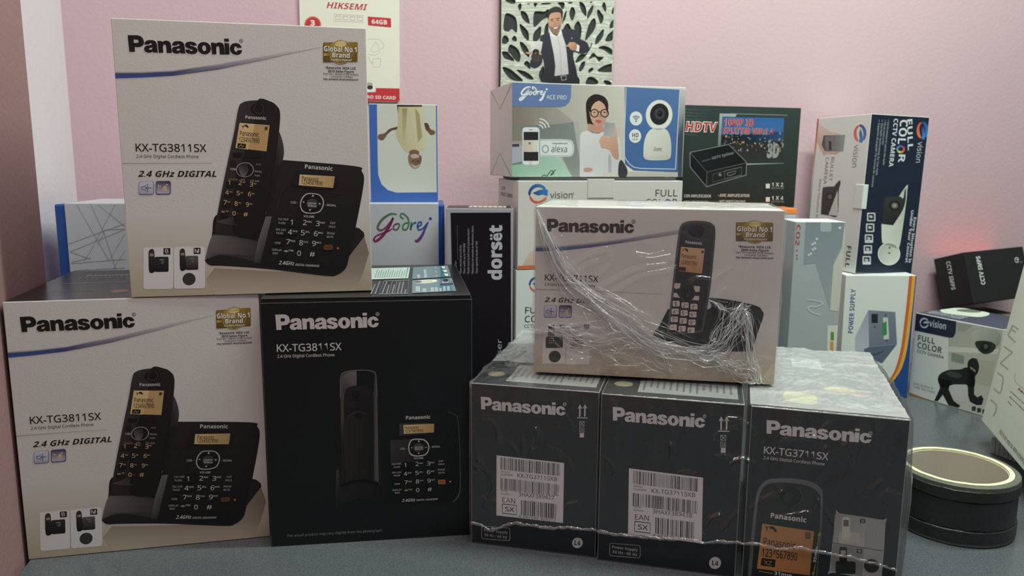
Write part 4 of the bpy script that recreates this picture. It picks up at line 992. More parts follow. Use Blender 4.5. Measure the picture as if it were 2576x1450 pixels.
# woman
d.part('woman_picture')
d.smooth([(800, 830), (815, 785), (850, 755), (890, 748), (940, 765), (970, 800), (978, 850), (968, 900), (950, 960), (900, 985), (835, 1010), (825, 990), (812, 980), (806, 930)], (50, 40, 38)); d.up()
d.smooth([(750, 1410), (750, 1410), (752, 1140), (760, 1060), (820, 1035), (880, 1048), (950, 1050), (1010, 1070), (1060, 1090), (1080, 1160), (1085, 1250), (1060, 1300), (1050, 1410), (1050, 1410)], (222, 220, 222), (200, 198, 202), (800, 1060), (1000, 1400))
d.poly([(820, 980), (900, 1000), (940, 1010), (940, 1040), (900, 1062), (850, 1056), (815, 1035)], (196, 150, 128)); d.up()
d.smooth([(828, 880), (840, 830), (880, 800), (930, 810), (960, 850), (964, 910), (955, 960), (930, 1000), (895, 1008), (860, 985), (838, 940)], (214, 174, 152), (196, 152, 130), (850, 850), (950, 980)); d.up()
d.smooth([(826, 870), (835, 810), (880, 790), (905, 795), (870, 815), (845, 850), (838, 890)], (50, 40, 38)); d.smooth([(905, 795), (945, 800), (970, 850), (965, 880), (945, 830)], (50, 40, 38))
for x in (868, 948): d.ring(x, 898, 30, 30, 8, (36, 34, 40), n=18); d.ell(x, 892, 9, 5, (60, 40, 36), n=10)
d.line([(898, 888), (918, 888)], 7, (36, 34, 40)); d.line([(832, 878), (840, 890)], 8, (36, 34, 40)); d.smooth([(872, 958), (895, 950), (925, 962), (900, 978)], (186, 100, 92)); d.poly([(908, 905), (916, 905), (922, 938), (904, 938)], (190, 144, 122))
d.smooth([(980, 1230), (1000, 1260), (1000, 1410), (980, 1410)], (176, 174, 178)); d.smooth([(905, 1115), (940, 1070), (990, 1090), (1020, 1010), (1040, 1010), (1048, 1090), (1055, 1160), (1058, 1260), (1020, 1250), (985, 1190), (930, 1170), (915, 1145)], (214, 174, 152), (190, 146, 124), (950, 1080), (1040, 1240)); d.up()
d.poly([(950, 970), (1030, 978), (1022, 1090), (940, 1072)], (156, 150, 152), (186, 184, 186), (950, 980), (1020, 1080)); d.up(); [d.smooth([(918, 1108 + 24 * i), (950, 1104 + 24 * i), (1000, 1120 + 22 * i), (995, 1132 + 22 * i), (930, 1124 + 24 * i)], (208, 166, 144)) for i in range(3)]
d.smooth([(785, 1335), (830, 1330), (855, 1345), (830, 1362), (790, 1360)], (196, 150, 128)); d.smooth([(900, 1410), (940, 1380), (1010, 1370), (1060, 1410)], (206, 198, 186)); d.smooth([(1060, 1300), (1080, 1270), (1110, 1310), (1130, 1360), (1110, 1410), (1060, 1400)], (60, 60, 66))
d.L = 2; d.part('blue_panel')
d.poly([(1108, 690), (1565, 712), (1530, 1365), (1180, 1352), (1110, 1300)], (88, 120, 170), (70, 104, 158), (1300, 700), (1300, 1340)); d.up()
d.curve([(1118, 695), (1112, 900), (1102, 1190), (1120, 1265), (1170, 1320), (1230, 1335)], 5, (222, 226, 230)); d.line([(1230, 1336), (1510, 1342)], 5, (222, 226, 230)); d.line([(1510, 1342), (1545, 712)], 5, (222, 226, 230))
d.poly([(1100, 1362), (1530, 1366), (1525, 1415), (1080, 1412)], (186, 184, 176))
d.part('edge_picture'); d.poly([(1548, 712), (1604, 714), (1575, 1000), (1560, 1418), (1528, 1418), (1530, 1100)], (196, 196, 196), (70, 76, 90), (1560, 760), (1550, 1000))
d.part('brand_tab'); d.poly([(216, 652), (684, 672), (682, 770), (668, 810), (640, 838), (600, 850), (216, 842)], (104, 126, 172)); d.up()
d.part('brand_lettering'); godrej(d, 272, 690, .44, 11, [(236, 236, 240)] * 3); d.text('ACE PRO', (488, 784), (645, 792), 33, (226, 228, 232), .004)
d.part('camera_picture')
d.smooth([(1310, 1030), (1380, 1020), (1440, 1030), (1470, 1100), (1476, 1200), (1460, 1260), (1370, 1272), (1270, 1262), (1256, 1200), (1268, 1100)], (222, 222, 212), (196, 196, 188), (1300, 1050), (1460, 1260)); d.ell(1380, 912, 106, 120, (226, 226, 218), rot=8); d.up(); d.ell(1382, 906, 74, 86, (40, 40, 44), rot=8, n=30); d.up(); d.ell(1384, 902, 42, 46, (66, 66, 74)); d.up(); d.ell(1386, 902, 20, 24, (28, 28, 32)); d.ell(1380, 894, 7, 8, (150, 150, 160), n=8)
d.text('Godrej', (1338, 1200), (1402, 1192), 26, (60, 60, 60), 0, .35); [d.line([(1264 + 12 * i, 1238), (1264 + 12 * i, 1262)], 2, (186, 186, 178)) for i in range(17)]
d.part('feature_badge'); d.L = 3; d.ell(1197, 940, 50, 56, (226, 228, 230)); d.ell(1190, 1080, 48, 54, (226, 228, 230)); d.up()
for rr in (14, 26, 38): d.ring(1197, 960, rr, rr * 1.05, 6, (70, 80, 96), n=10, a0=225, a1=315)
d.ell(1197, 962, 6, 7, (70, 80, 96), n=8); d.text('HD', (1166, 1088), (1216, 1090), 34, (70, 80, 96), .03); d.text('3MP', (1165, 1112), (1213, 1114), 14, (70, 80, 96))
d.part('phone_picture'); d.L = 3
d.rrect(294, 1008, 434, 1314, 26, (190, 192, 196)); d.up(); d.rrect(299, 1012, 428, 1308, 24, (228, 228, 230)); d.up(); d.rect(306, 1046, 422, 1276, (44, 44, 46)); d.up(); d.rect(304, 1112, 422, 1205, (206, 190, 170), (226, 222, 214), vert=False); d.up(); d.smooth([(340, 1200), (345, 1150), (355, 1130), (366, 1150), (378, 1200)], (216, 200, 190)); d.ell(354, 1138, 9, 10, (70, 52, 46), n=10); d.ring(360, 1293, 10, 11, 2, (150, 150, 154)); d.line([(348, 1028), (378, 1029)], 5, (150, 150, 154))
d.L = 3
for rr in (34, 58, 84): d.ring(425, 1026, rr, rr, 10, (226, 228, 228), n=8, a0=-85, a1=-10)
d.part('assistant_badge'); d.L = 3; d.poly(spline([(436, 1104), (436, 1104), (660, 1108), (700, 1140), (706, 1180), (695, 1225), (650, 1244), (434, 1240), (434, 1240)], 4), (226, 228, 228)); d.up(); d.outline(spline([(436, 1112), (436, 1112), (656, 1116), (692, 1145), (698, 1180), (688, 1218), (648, 1236), (434, 1232), (434, 1232)], 4), 3, (140, 150, 154))
d.ring(478, 1182, 24, 28, 8, (110, 160, 186)); d.text('Compatible with', (532, 1142), (654, 1146), 13, (60, 66, 68), .02, .2); d.text('alexa', (525, 1206), (650, 1210), 52, (70, 76, 78), 0)
d.part('script_note'); d.curve([(450, 1400), (470, 1388), (490, 1396), (510, 1370), (530, 1352), (545, 1375), (520, 1388), (560, 1345)], 6, (60, 76, 90)); d.flush()
# gusset folds of the left end
r, W, D, H = BOX['ACE']
d = Draw(aface('ACE', 'left'), P_MATT); d.view(1220, 0, .3173); d.part('gusset_crease')
d.line([(50, 728), (120, 865), (210, 668)], 4, (120, 112, 116)); d.line([(46, 1388), (118, 1215), (208, 1396)], 4, (120, 112, 116)); d.flush()

# ---- video splitter box
d = Draw(aface('HD', 'front'), P_GLOSS); d.view(1690, 240, .2069)
d.part('city_picture'); d.polyuv([(.0004, .0004), (.161, .0004), (.161, .131), (.0004, .131)], (34, 40, 40), ((58, 70, 68), (0, 0), (0, .13))); d.up()
for i in range(9): d.line([(150, 170 + i * 38), (560 - i * 20, 190 + i * 38)], 5, (110, 124, 122), (44, 52, 52))
d.poly([(582, 220), (790, 226), (775, 262), (614, 258), (590, 640), (558, 640)], (170, 180, 180), (110, 118, 118), (600, 230), (570, 620)); d.line([(700, 222), (1405, 242)], 7, (150, 160, 158)); d.line([(900, 838), (1362, 826)], 14, (170, 178, 176), (90, 96, 96))
d.poly([(614, 262), (1366, 276), (1350, 560), (600, 580)], (52, 104, 168), (70, 110, 160), (900, 270), (900, 560)); d.poly([(600, 480), (1352, 440), (1344, 760), (900, 800), (596, 640)], (40, 42, 46), (52, 52, 50), (900, 480), (900, 780)); d.up()
rnd = random.Random(4)
for i in range(80):
    x = rnd.uniform(620, 1340); y = rnd.uniform(470, 660) + (x - 620) * .05; w = rnd.uniform(8, 26); h = rnd.uniform(6, 30)
    d.rect(x, y, x + w, y + h, rnd.choice([(120, 108, 96), (160, 140, 112), (190, 150, 90), (70, 70, 76), (90, 92, 100), (146, 150, 156)]))
for i in range(12):
    x = rnd.uniform(640, 1330); d.poly([(x - 14, 480), (x - 10, 430 + rnd.uniform(-20, 30)), (x + 10, 430 + rnd.uniform(-20, 30)), (x + 16, 480)], (110, 126, 150))
d.text('3D', (1150, 765), (1300, 760), 180, (150, 154, 154), .08); d.up()
d.part('title_lettering')
for o, c, bo in ((0, (226, 222, 222), .09), (1, (186, 60, 56), .03)):
    d.text('HDTV', (162 + o * 6, 448 - o * 10), (555 - o * 6, 450 - o * 10), 132 - o * 20, c, bo, .1); d.text('1080P 3D', (624, 372 - o * 3), (998, 380 - o * 3), 92 - o * 6, (206, 190, 196) if not o else c, .06 if not o else .02); d.text('SPLITTER VER 1.4', (618, 470 - o * 3), (1232, 472 - o * 3), 74 - o * 6, (206, 190, 196) if not o else c, .06 if not o else .02); d.up()
d.part('language_lettering')
for t, x, y, x1 in (('CON AMPLIFICADOR', 148, 1242, 475), ('MET VERSTERKER', 145, 1318, 440), ('\u2022 AVEC AMPLIFICATEUR', 560, 1236, 944), ('\u2022 MIT VERST\u00c4RKUNG', 555, 1312, 890)): d.text(t, (x, y), (x1, y), 36, (196, 200, 200), .03)
d.part('option_mark')
for y, t in ((1075, '1 X 2'), (1238, '1 X 4')): d.rect(1142, y, 1190, y + 56, (206, 212, 208)); d.text(t, (1212, y + 36), (1352, y + 32), 46, (200, 206, 202), .03); d.text('HDTV SPLITTER', (1206, y + 66), (1360, y + 62), 18, (150, 156, 154), .01)
d.part('device_picture'); d.L = 3
d.poly([(215, 690), (690, 592), (915, 815), (905, 975), (420, 1118), (215, 870)], (120, 128, 128)); d.up(); d.poly([(228, 698), (688, 602), (905, 818), (425, 930)], (30, 34, 36), (20, 24, 26), (300, 690), (700, 880)); d.poly([(226, 704), (424, 934), (420, 1104), (226, 866)], (24, 28, 30)); d.poly([(428, 934), (904, 824), (896, 966), (426, 1104)], (30, 36, 36)); d.up()
d.text('HDTV Splitter', (490, 782), (760, 712), 32, (130, 140, 144), .02, snap=False); d.line([(365, 804), (470, 776)], 18, (70, 80, 96)); d.outline([(500, 960), (640, 925), (640, 1020), (498, 1056)], 4, (110, 116, 116)); d.outline([(640, 922), (850, 872), (846, 970), (640, 1018)], 5, (140, 146, 146)); d.outline([(675, 945), (782, 918), (770, 950), (700, 978), (676, 970)], 5, (150, 154, 152)); d.ell(585, 968, 20, 16, (120, 124, 122)); d.poly([(582, 940), (588, 940), (590, 966), (578, 966)], (140, 144, 142))
d.flush()

# ---- orange trim of the three stacked boxes
for key, hgt in (('S1', .0062), ('S2', .0072)):
    r, W, D, H = BOX[key]; slab('orange_trim', -.0004, W + .0005, -.0006, D, H - hgt, H + .0004, [M_ORANGE], r, bev=.0006)
d = Draw(aface('S3', 'front'), P_MATT); d.view(1930, 520, .3035); d.part('lettering'); d.text('PLUS', (80, 1058), (190, 1050), 34, (96, 110, 114), .01); d.part('teal_band'); d.poly([(-60, 1150), (214, 1145), (214, 1300), (-60, 1300)], (62, 96, 96)); d.flush()

# ---- tall grey box
d = Draw(aface('GR', 'front'), P_MATT); d.view(1930, 520, .3035)
d.part('device_picture'); d.poly([(320, 125), (640, 125), (620, 330), (555, 460), (540, 700), (520, 860), (400, 470), (300, 480)], (134, 148, 156), (158, 168, 174), (350, 130), (480, 800)); d.up(); d.rrect(440, 127, 532, 208, 18, (176, 186, 192)); d.poly([(640, 150), (668, 180), (640, 800), (590, 870), (520, 860), (550, 480), (618, 350)], (206, 208, 196)); d.up()
for i in range(7): d.ell(345 + 9 * (i % 4) + 8 * i, 400 - 22 * i + 12 * (i % 2), 12, 12, (206, 212, 216), n=8)
d.ell(602, 176, 12, 12, (226, 226, 220), n=10); d.curve([(330, 770), (400, 780), (460, 800), (410, 830), (340, 830), (360, 870), (440, 900)], 14, (196, 204, 208))
d.part('red_lettering'); d.text('CO2', (240, 150), (236, 320), 34, (176, 84, 70), .02); [d.ell(246, y, 7, 7, (176, 84, 70), n=8) for y in (362, 404, 430)]
d.part('sticker'); d.poly([(500, 985), (586, 985), (580, 1200), (495, 1200)], (222, 222, 212)); d.up(); d.rect(525, 1040, 552, 1110, (90, 150, 80)); d.rect(520, 1120, 548, 1195, (206, 160, 70))
d.flush()

# ---- power supply box
d = Draw(aface('PS', 'front'), P_MATT); d.view(1930, 520, .3035)
d.part('stripe')
def arcs(off): return [(1178 + off, 565), (1160 + off, 760), (1138 + off, 950), (1112 + off, 1150), (1080 + off, 1290), (1040 + off * .9, 1390), (960 + off * .7, 1500), (840 + off * .5, 1640)]
A0, A1, A2, A3 = arcs(0), arcs(26), arcs(52), arcs(120)
d.poly(spline(A2, 5, False) + [(1180, 1700), (1200, 1000), (1250, 565)], (36, 74, 140)); d.up(); d.poly(spline(A1, 5, False) + spline(A2, 5, False)[::-1], (230, 176, 70)); d.poly(spline(A0, 5, False) + spline(A1, 5, False)[::-1], (206, 106, 56)); d.up(-1)
d.part('lettering'); d.text('POWER SUPPLY', (706, 1050), (738, 685), 40, (60, 84, 140), .02)
d.part('device_picture'); d.poly([(838, 858), (1062, 874), (1076, 1142), (952, 1300), (730, 1210), (730, 1080)], (150, 156, 172)); d.up(); d.poly([(840, 862), (1060, 876), (1074, 1140), (846, 1162)], (128, 136, 152), (110, 118, 136), (860, 870), (1050, 1140)); d.poly([(846, 1166), (1074, 1144), (952, 1300), (800, 1240), (804, 1180)], (92, 104, 124)); d.poly([(838, 862), (842, 1160), (800, 1200), (730, 1200), (732, 1080)], (186, 188, 200), (160, 164, 180), (740, 1100), (838, 900)); d.up()
d.rect(864, 890, 916, 966, (38, 40, 46)); d.poly([(960, 920), (1000, 922), (1010, 1098), (965, 1102)], (206, 210, 206)); d.up(); d.poly([(952, 970), (988, 950), (992, 1060), (958, 1076)], (60, 140, 90)); [d.ell(x, y, 8, 8, (70, 76, 88), n=8) for x, y in ((982, 900), (892, 998), (990, 1112))]; d.text('FAN INPUT', (880, 1240), (966, 1206), 14, (50, 58, 70), .02, snap=False)
d.flush()

# ---- bullet camera box on end
VF = (1980, 260, .3172)
d = Draw(aface('BU', 'front'), P_GLOSS); d.view(*VF)
d.part('lettering')
W_ = (214, 218, 222)
d.text('FULL', (950, 130), (958, 374), 42, W_, .03); d.text('COL', (892, 130), (882, 322), 62, W_, .03); d.text('R', (884, 405), (882, 470), 52, W_, .03); d.text('CCTV CAMERA', (848, 122), (806, 504), 34, W_, .02)
for i in range(8): d.ring(900, 364, 26, 24, 16, [(206, 90, 60), (226, 150, 84), (220, 210, 110), (120, 170, 120), (80, 150, 180), (86, 120, 180), (120, 90, 150), (190, 90, 110)][i], n=4, a0=i * 45, a1=i * 45 + 45)
d.part('feature_lettering')
for i, (x, L) in enumerate(((796, 490), (772, 330), (748, 570), (724, 664))): d.text(('\u2713 Full HD resolution for superior video quality', '\u2713 Full color image at night', '\u2713 Starlight technology for low light', '\u2713 Supports all popular HD formats for cameras')[i], (x, 130), (x - (L - 130) * .1, L), 14, (180, 186, 192), .004)
d.part('slogan_lettering'); d.text('Every Situation Is', (1006, 905), (962, 1265), 20, W_, .02); d.text('Under Your Control.', (984, 850), (936, 1270), 20, W_, .02)
d.part('brand_lettering'); d.text('vision', (1036, 305), (1022, 470), 42, (190, 196, 202)); d.part('swirl_logo'); swirl(d, 1072, 215, 74, 90, .55)
d.part('camera_picture')
d.smooth([(748, 960), (748, 960), (940, 660), (952, 700), (945, 780), (915, 1000), (890, 1140), (860, 1150), (770, 1115), (752, 1090)], (216, 220, 208), (196, 200, 190), (760, 960), (920, 900)); d.ell(808, 1195, 88, 90, (186, 190, 182), c2=(214, 216, 206), g0=(740, 1150), g1=(880, 1260)); d.up()
d.ring(808, 1195, 86, 88, 6, (226, 228, 220)); d.smooth([(770, 770), (770, 770), (790, 745), (890, 740), (920, 755), (930, 700), (940, 675), (940, 760), (915, 850), (840, 968), (840, 968), (752, 958), (752, 958)], (58, 60, 58), (40, 42, 42), (800, 760), (850, 950)); d.up(); d.ell(852, 812, 44, 40, (34, 36, 36)); d.up(); d.ell(852, 812, 26, 24, (110, 112, 106)); d.up(); d.ell(852, 812, 14, 13, (150, 150, 140), n=14)
d.ell(812, 1146, 8, 7, (90, 94, 90), n=8); d.ell(810, 1188, 8, 7, (90, 94, 90), n=8)
d.part('feature_icon'); d.L = 0
for i in range(5):
    x = 634 - i * 9; y = 868 + i * 86; d.rrect(x, y, x + 66, y + 68, 6, (206, 210, 210)); d.up(); d.rect(x + 10, y + 10, x + 56, y + (58 if i < 2 else 44), (40, 46, 52)); d.up(); d.poly([(x + 20, y + 20), (x + 46, y + 26), (x + 40, y + 44), (x + 18, y + 38)], (196, 200, 200)); d.up(-2)
d.flush()
d = Draw(aface('BU', 'left'), P_MATT); d.view(*VF)
d.part('edge_strip'); r, W, D, H = BOX['BU']; ecs = [(40, 70, 150), (60, 110, 190), (110, 150, 140), (190, 196, 188), (206, 130, 110), (206, 100, 80)]
for i in range(5):
    a = [(.0004, H * i / 5), (.0045, H * i / 5), (.0045, H * (i + 1) / 5), (.0004, H * (i + 1) / 5)]
    d.add_uv(a, [(0, 1, 2, 3)], [lin(ecs[i])] * 2 + [lin(ecs[i + 1])] * 2)
d.part('swirl_logo'); swirl(d, 578, 240, 74, 90, .62); d.text('vision', (532, 330), (512, 508), 44, (120, 122, 126)); d.part('lettering'); d.text('BULLET', (352, 428), (332, 618), 24, (90, 94, 94)); d.text('CAMERA', (308, 428), (288, 642), 24, (90, 94, 94)); d.text('Every Situation Is Under Your Control', (244, 605), (206, 1260), 18, (90, 94, 94))
d.part('hand_picture'); d.smooth([(238, 140), (290, 190), (350, 225), (420, 250), (440, 330), (400, 400), (320, 400), (290, 410), (250, 330), (232, 290), (236, 200)], (206, 176, 156), (222, 208, 196), (280, 330), (300, 180)); d.up(); d.poly([(290, 255), (462, 250), (445, 382), (300, 380), (275, 330)], (70, 74, 74), (150, 156, 156), (300, 300), (440, 320)); d.up(); d.poly([(300, 265), (380, 262), (370, 372), (310, 370)], (120, 124, 124)); d.rect(332, 300, 352, 372, (60, 64, 64))
d.part('camera_picture'); d.L = 0; d.smooth([(400, 890), (410, 700), (424, 640), (415, 612), (372, 660), (372, 660), (300, 665), (280, 690), (268, 880), (268, 880), (330, 890)], (60, 62, 60), (40, 42, 42), (300, 670), (380, 880)); d.up(); d.poly([(330, 885), (402, 690), (404, 895)], (206, 210, 200)); d.ell(340, 742, 34, 32, (30, 32, 32)); d.up(); d.ell(340, 742, 18, 18, (96, 100, 96)); d.part('side_lettering'); d.L = 0; d.text('FULL', (470, 1130), (466, 1300), 34, (60, 64, 64), .02); d.flush()
r, W, D, H = BOX['BU']
slab('tuck_tab', -.0012, .007, -.0012, .018, .093, .128, [M_PALE, M_EDGE], r, bev=.0008)

# ---- dome camera box with burglar
VH = (2250, 600, .3171)
d = Draw(aface('DO', 'front'), P_MATT); d.view(*VH)
d.part('room_picture'); d.poly([(495, 665), (866, 728), (800, 1480), (420, 1360), (430, 780)], (176, 180, 168), (206, 206, 196), (500, 700), (700, 1300)); d.up()
d.poly([(425, 860), (830, 880), (815, 920), (425, 900)], (214, 216, 206)); d.poly([(455, 905), (555, 935), (552, 1000), (450, 975)], (140, 150, 140)); d.poly([(660, 960), (790, 975), (770, 1180), (640, 1150)], (186, 184, 166)); d.poly([(640, 950), (664, 955), (640, 1150), (620, 1148)], (130, 136, 124)); d.poly([(500, 670), (620, 690), (560, 740), (500, 735)], (160, 164, 152)); d.up()
d.smooth([(612, 800), (622, 745), (680, 720), (760, 720), (830, 745), (845, 800), (810, 870), (740, 900), (660, 860)], (190, 194, 184), (150, 156, 146), (640, 730), (800, 870)); d.up(); d.smooth([(640, 830), (680, 812), (760, 820), (804, 850), (780, 900), (720, 918), (670, 890)], (46, 56, 48)); d.up(); d.ell(722, 862, 38, 40, (28, 34, 32)); d.up(); d.ell(726, 858, 18, 20, (80, 90, 88), n=14); d.L = 2
d.part('burglar_picture'); K = (38, 44, 42)
d.smooth([(580, 1010), (590, 970), (622, 950), (655, 965), (672, 1010), (665, 1060), (640, 1095), (610, 1110), (585, 1060)], (34, 38, 36)); d.smooth([(345, 1120), (365, 1075), (430, 1045), (520, 1040), (580, 1025), (630, 1075), (640, 1150), (625, 1180), (560, 1165), (470, 1160), (420, 1185), (370, 1180)], K, (26, 30, 30), (400, 1060), (600, 1180))
d.poly([(580, 1090), (636, 1110), (632, 1240), (660, 1262), (690, 1245), (708, 1275), (694, 1322), (650, 1324), (600, 1296), (584, 1240)], (32, 37, 36))
d.poly([(352, 1110), (460, 1130), (430, 1200), (470, 1290), (525, 1330), (505, 1345), (430, 1325), (385, 1240), (345, 1292), (316, 1290), (362, 1190)], (30, 35, 34)); d.up()
d.poly([(598, 1018), (612, 1022), (648, 1050), (640, 1062), (604, 1034)], (150, 130, 116)); d.smooth([(420, 1060), (480, 1060), (540, 1090), (500, 1110), (430, 1090)], (66, 74, 72)); d.smooth([(440, 1170), (540, 1160), (580, 1175), (580, 1280), (540, 1300), (480, 1290), (450, 1230)], (206, 208, 204))
d.L = 1; d.part('navy_tab'); d.poly([(150, 590), (492, 660), (486, 750), (470, 785), (440, 790), (150, 728)], (38, 48, 66)); d.up(); d.part('swirl_logo'); swirl(d, 238, 672, 42, 0, .9, (196, 202, 210)); d.text('vision', (276, 700), (408, 724), 52, (196, 202, 210), .02)
d.part('lettering'); d.text('FULL', (186, 808), (320, 840), 42, (90, 94, 80), .02); d.text('COLOR', (182, 868), (376, 914), 46, (90, 94, 80), .02); d.text('CCTV CAMERA', (180, 906), (392, 956), 22, (110, 112, 100), .015); d.part('slogan_lettering'); d.text('Every Situation Is', (154, 1158), (306, 1200), 18, (120, 124, 120)); d.text('Under Your Control', (152, 1186), (322, 1230), 18, (120, 124, 120))
d.part('rainbow_strip')
cs = [(206, 106, 60), (220, 180, 90), (120, 170, 110), (60, 150, 170), (50, 90, 160), (40, 60, 130)]
for i in range(5):
    q = lambda k, v: (120 + k * 114, 1222 + k * 42 + v)
    d.quad(q(i, 0), q(i + 1, 0), q(i + 1, 32), q(i, 32), [cs[i], cs[i + 1], cs[i + 1], cs[i]])
d.part('feature_icon'); [d.rect(614 + 42 * i, 1334 + 12 * i, 646 + 42 * i, 1370 + 12 * i, (60, 66, 64)) for i in range(3)]; d.flush()
d = Draw(aface('DO', 'top'), P_GLOSS); d.view(*VH); d.part('dome_picture'); d.smooth([(362, 575), (400, 556), (500, 553), (640, 562), (745, 590), (740, 612), (660, 625), (520, 610), (410, 595)], (222, 228, 214)); d.up(); d.smooth([(490, 570), (560, 562), (660, 570), (690, 584), (640, 590), (540, 584)], (120, 122, 112)); d.part('lettering'); d.text('Supports all HD formats', (280, 582), (560, 632), 12, (200, 204, 208), .01, snap=False); d.text('Full color image', (250, 590), (520, 640), 12, (200, 204, 208), .01, snap=False); d.flush()

# ---- tilted black box
d = Draw(aface('SM', 'front'), P_MATT); d.view(*VH); d.part('lettering'); d.text('CCTV SMPS', (726, 365), (676, 140), 34, (196, 200, 196), .05); d.part('swirl_logo'); swirl(d, 970, 172, 22, 0, .8, (196, 200, 196)); d.line([(995, 190), (1012, 186)], 4, (150, 154, 150)); d.flush()
d = Draw(aface('SM', 'left'), P_MATT); d.view(*VH); d.part('lettering'); d.text('CCTV SMPS', (404, 188), (458, 410), 34, (200, 204, 200), .05); d.flush()

# ---- cream box at the right: embossed letters, Hindi line
d = Draw(aface('JU', 'front'), P_MATT); d.view(*VH); d.part('raised_lettering')
for pts in ([(985, 722), (938, 690)], [(938, 690), (902, 770)], [(962, 745), (925, 720)], [(960, 826), (905, 772)]): d.line(pts, 11, (170, 178, 160))
d.line([(872, 858), (936, 905)], 11, (170, 178, 160)); d.line([(936, 905), (840, 990)], 9, (170, 178, 160)); d.line([(840, 990), (902, 1040)], 11, (170, 178, 160))
d.curve([(818, 1068), (860, 1100), (858, 1160), (835, 1228), (790, 1190)], 11, (170, 178, 160)); d.curve([(764, 1280), (806, 1320), (806, 1370), (785, 1410)], 11, (170, 178, 160))
d.view(2440, 940, .1794); d.part('fold_line'); d.curve([(632, 0), (632, 90), (660, 140), (758, 218)], 5, (170, 150, 130))
d.part('fine_print')
def scrib(x0, y0, x1, y1, t, col, seed):
    rnd = random.Random(seed); u = 0; L = math.hypot(x1 - x0, y1 - y0)
    while u < L:
        w = rnd.uniform(14, 44); v = min(L, u + w)
        d.line([(x0 + (x1 - x0) * u / L, y0 + (y1 - y0) * u / L), (x0 + (x1 - x0) * v / L, y0 + (y1 - y0) * v / L)], t * rnd.uniform(.7, 1.1), col); u = v + rnd.uniform(4, 10)
scrib(572, 252, 800, 462, 13, (118, 124, 112), 1); scrib(555, 322, 800, 560, 13, (118, 124, 112), 2); scrib(536, 392, 584, 450, 13, (118, 124, 112), 3); scrib(680, 212, 790, 312, 26, (150, 104, 90), 5)
d.part('slogan'); d.text('\u092d\u093e\u0930\u0924 \u0915\u0947 \u0938\u093e\u0925', (405, 838), (505, 968), 36, (170, 130, 90), .006, snap=False); d.text('\u092d\u093e\u0930\u0924 \u0915\u093e \u0905\u092a\u0928\u093e', (512, 978), (650, 1140), 36, (96, 100, 130), .006, snap=False); d.text('\u092d\u0930\u094b\u0938\u0947\u092e\u0902\u0926', (650, 1150), (760, 1290), 36, (100, 140, 100), .006, snap=False); d.flush()
r, W, D, H = BOX['JB']
for i in range(26):
    slab('rib', .004 + i * .0056, .0062 + i * .0056, -.0006, .002, .001, .0185, [MATS['ribbed_grey_card']], r, bev=0)

# ------------------------------------------------------------------ memory card pack hanging on the wall
def on_wall(px, py, off):
    """point seen at this pixel on the plane `off` in front of the back wall"""
    dx = (px - 1288) / FOC; dy = -(py - 725) / FOC
    d_ = _fw + _r2 * dx + _u2 * dy
    # plane y = 1.175 + .22 x - k
    k = off * math.sqrt(1 + .22 ** 2)
    t = (1.175 - k) / (d_.y - .22 * d_.x)
    return Vector((0, 0, CAM_H)) + d_ * t
def wall_frame(px0, py0, px1, py1, off):
    """origin at the lower left pixel, x towards the lower right pixel, lying in the wall plane"""
    a, b = on_wall(px0, py0, off), on_wall(px1, py1, off)
    X = (b - a).normalized(); N = Vector((.22, -1, 0)).normalized(); Z = X.cross(-N).normalized(); Y = Z.cross(X)
    m = Matrix((X, Y, Z)).transposed().to_4x4(); m.translation = a
    return m, (b - a).length
m, Wc = wall_frame(759, 249, 1006, 257, .0040)
rt = bpy.data.objects.new('memory_card_pack', None); rt.empty_display_size = .02; COL.objects.link(rt); rt.matrix_world = m
tag(rt, 'white and red memory card pack on the pink wall above the upside down man box', 'card pack')
Hc = .195
M_CREAM = mat('ivory_card', (226, 222, 208), .45)
q = []
for cx, cy, a in ((Wc - .006, .006, -90), (Wc - .006, Hc - .006, 0), (.006, Hc - .006, 90), (.006, .006, 180)):
    for i in range(5):
        t = math.radians(a + 22.5 * i); q.append((cx + .006 * math.cos(t), cy + .006 * math.sin(t)))
n = len(q)
v = [(x, 0, z) for x, z in q] + [(x, .0034, z) for x, z in q]
mesh_obj('backing_card', v, [tuple(range(n)), tuple(range(2 * n - 1, n - 1, -1))] + [(i, n + i, n + (i + 1) % n, (i + 1) % n) for i in range(n)], M_CREAM, rt)
f = Face(rt, 'front', Wc, .003, Hc); BOX['CARD'] = (rt, Wc, .003, Hc)
d = Draw(aface('CARD', 'front'), P_MATT); d.view(750, 0, .17931)
RD = (190, 52, 60)
d.part('red_band'); d.poly([(60, 1215), (1425, 1242), (1425, 1400), (1412, 1425), (1390, 1430), (60, 1415)], RD); d.up(); d.part('band_lettering'); d.text('MICRO SD CARD', (830, 1380), (1370, 1396), 46, (226, 216, 212), .035)
d.L = 0; d.part('brand_lettering'); d.text('HIKSEMI', (398, 112), (975, 148), 86, (176, 60, 66), .03, .28)
d.part('feature_icon'); d.outline([(500, 198), (922, 224), (922, 316), (500, 296)], 4, (176, 160, 150)); [d.outline([(526 + 102 * i, 222 + 6 * i), (594 + 102 * i, 226 + 6 * i), (594 + 102 * i, 274 + 6 * i), (526 + 102 * i, 270 + 6 * i)], 6, (170, 140, 134)) for i in range(4)]
d.part('capacity_tag'); d.poly([(975, 232), (1300, 256), (1306, 386), (982, 356)], RD); d.up(); d.text('64GB', (1032, 330), (1248, 350), 62, (230, 222, 218), .035)
d.L = 0; d.part('round_badge'); d.ell(205, 345, 118, 116, (206, 112, 90), n=32); d.up(); d.ell(205, 345, 100, 98, RD, n=32); d.up(); d.text('3', (172, 360), (236, 362), 78, (230, 222, 218), .05)
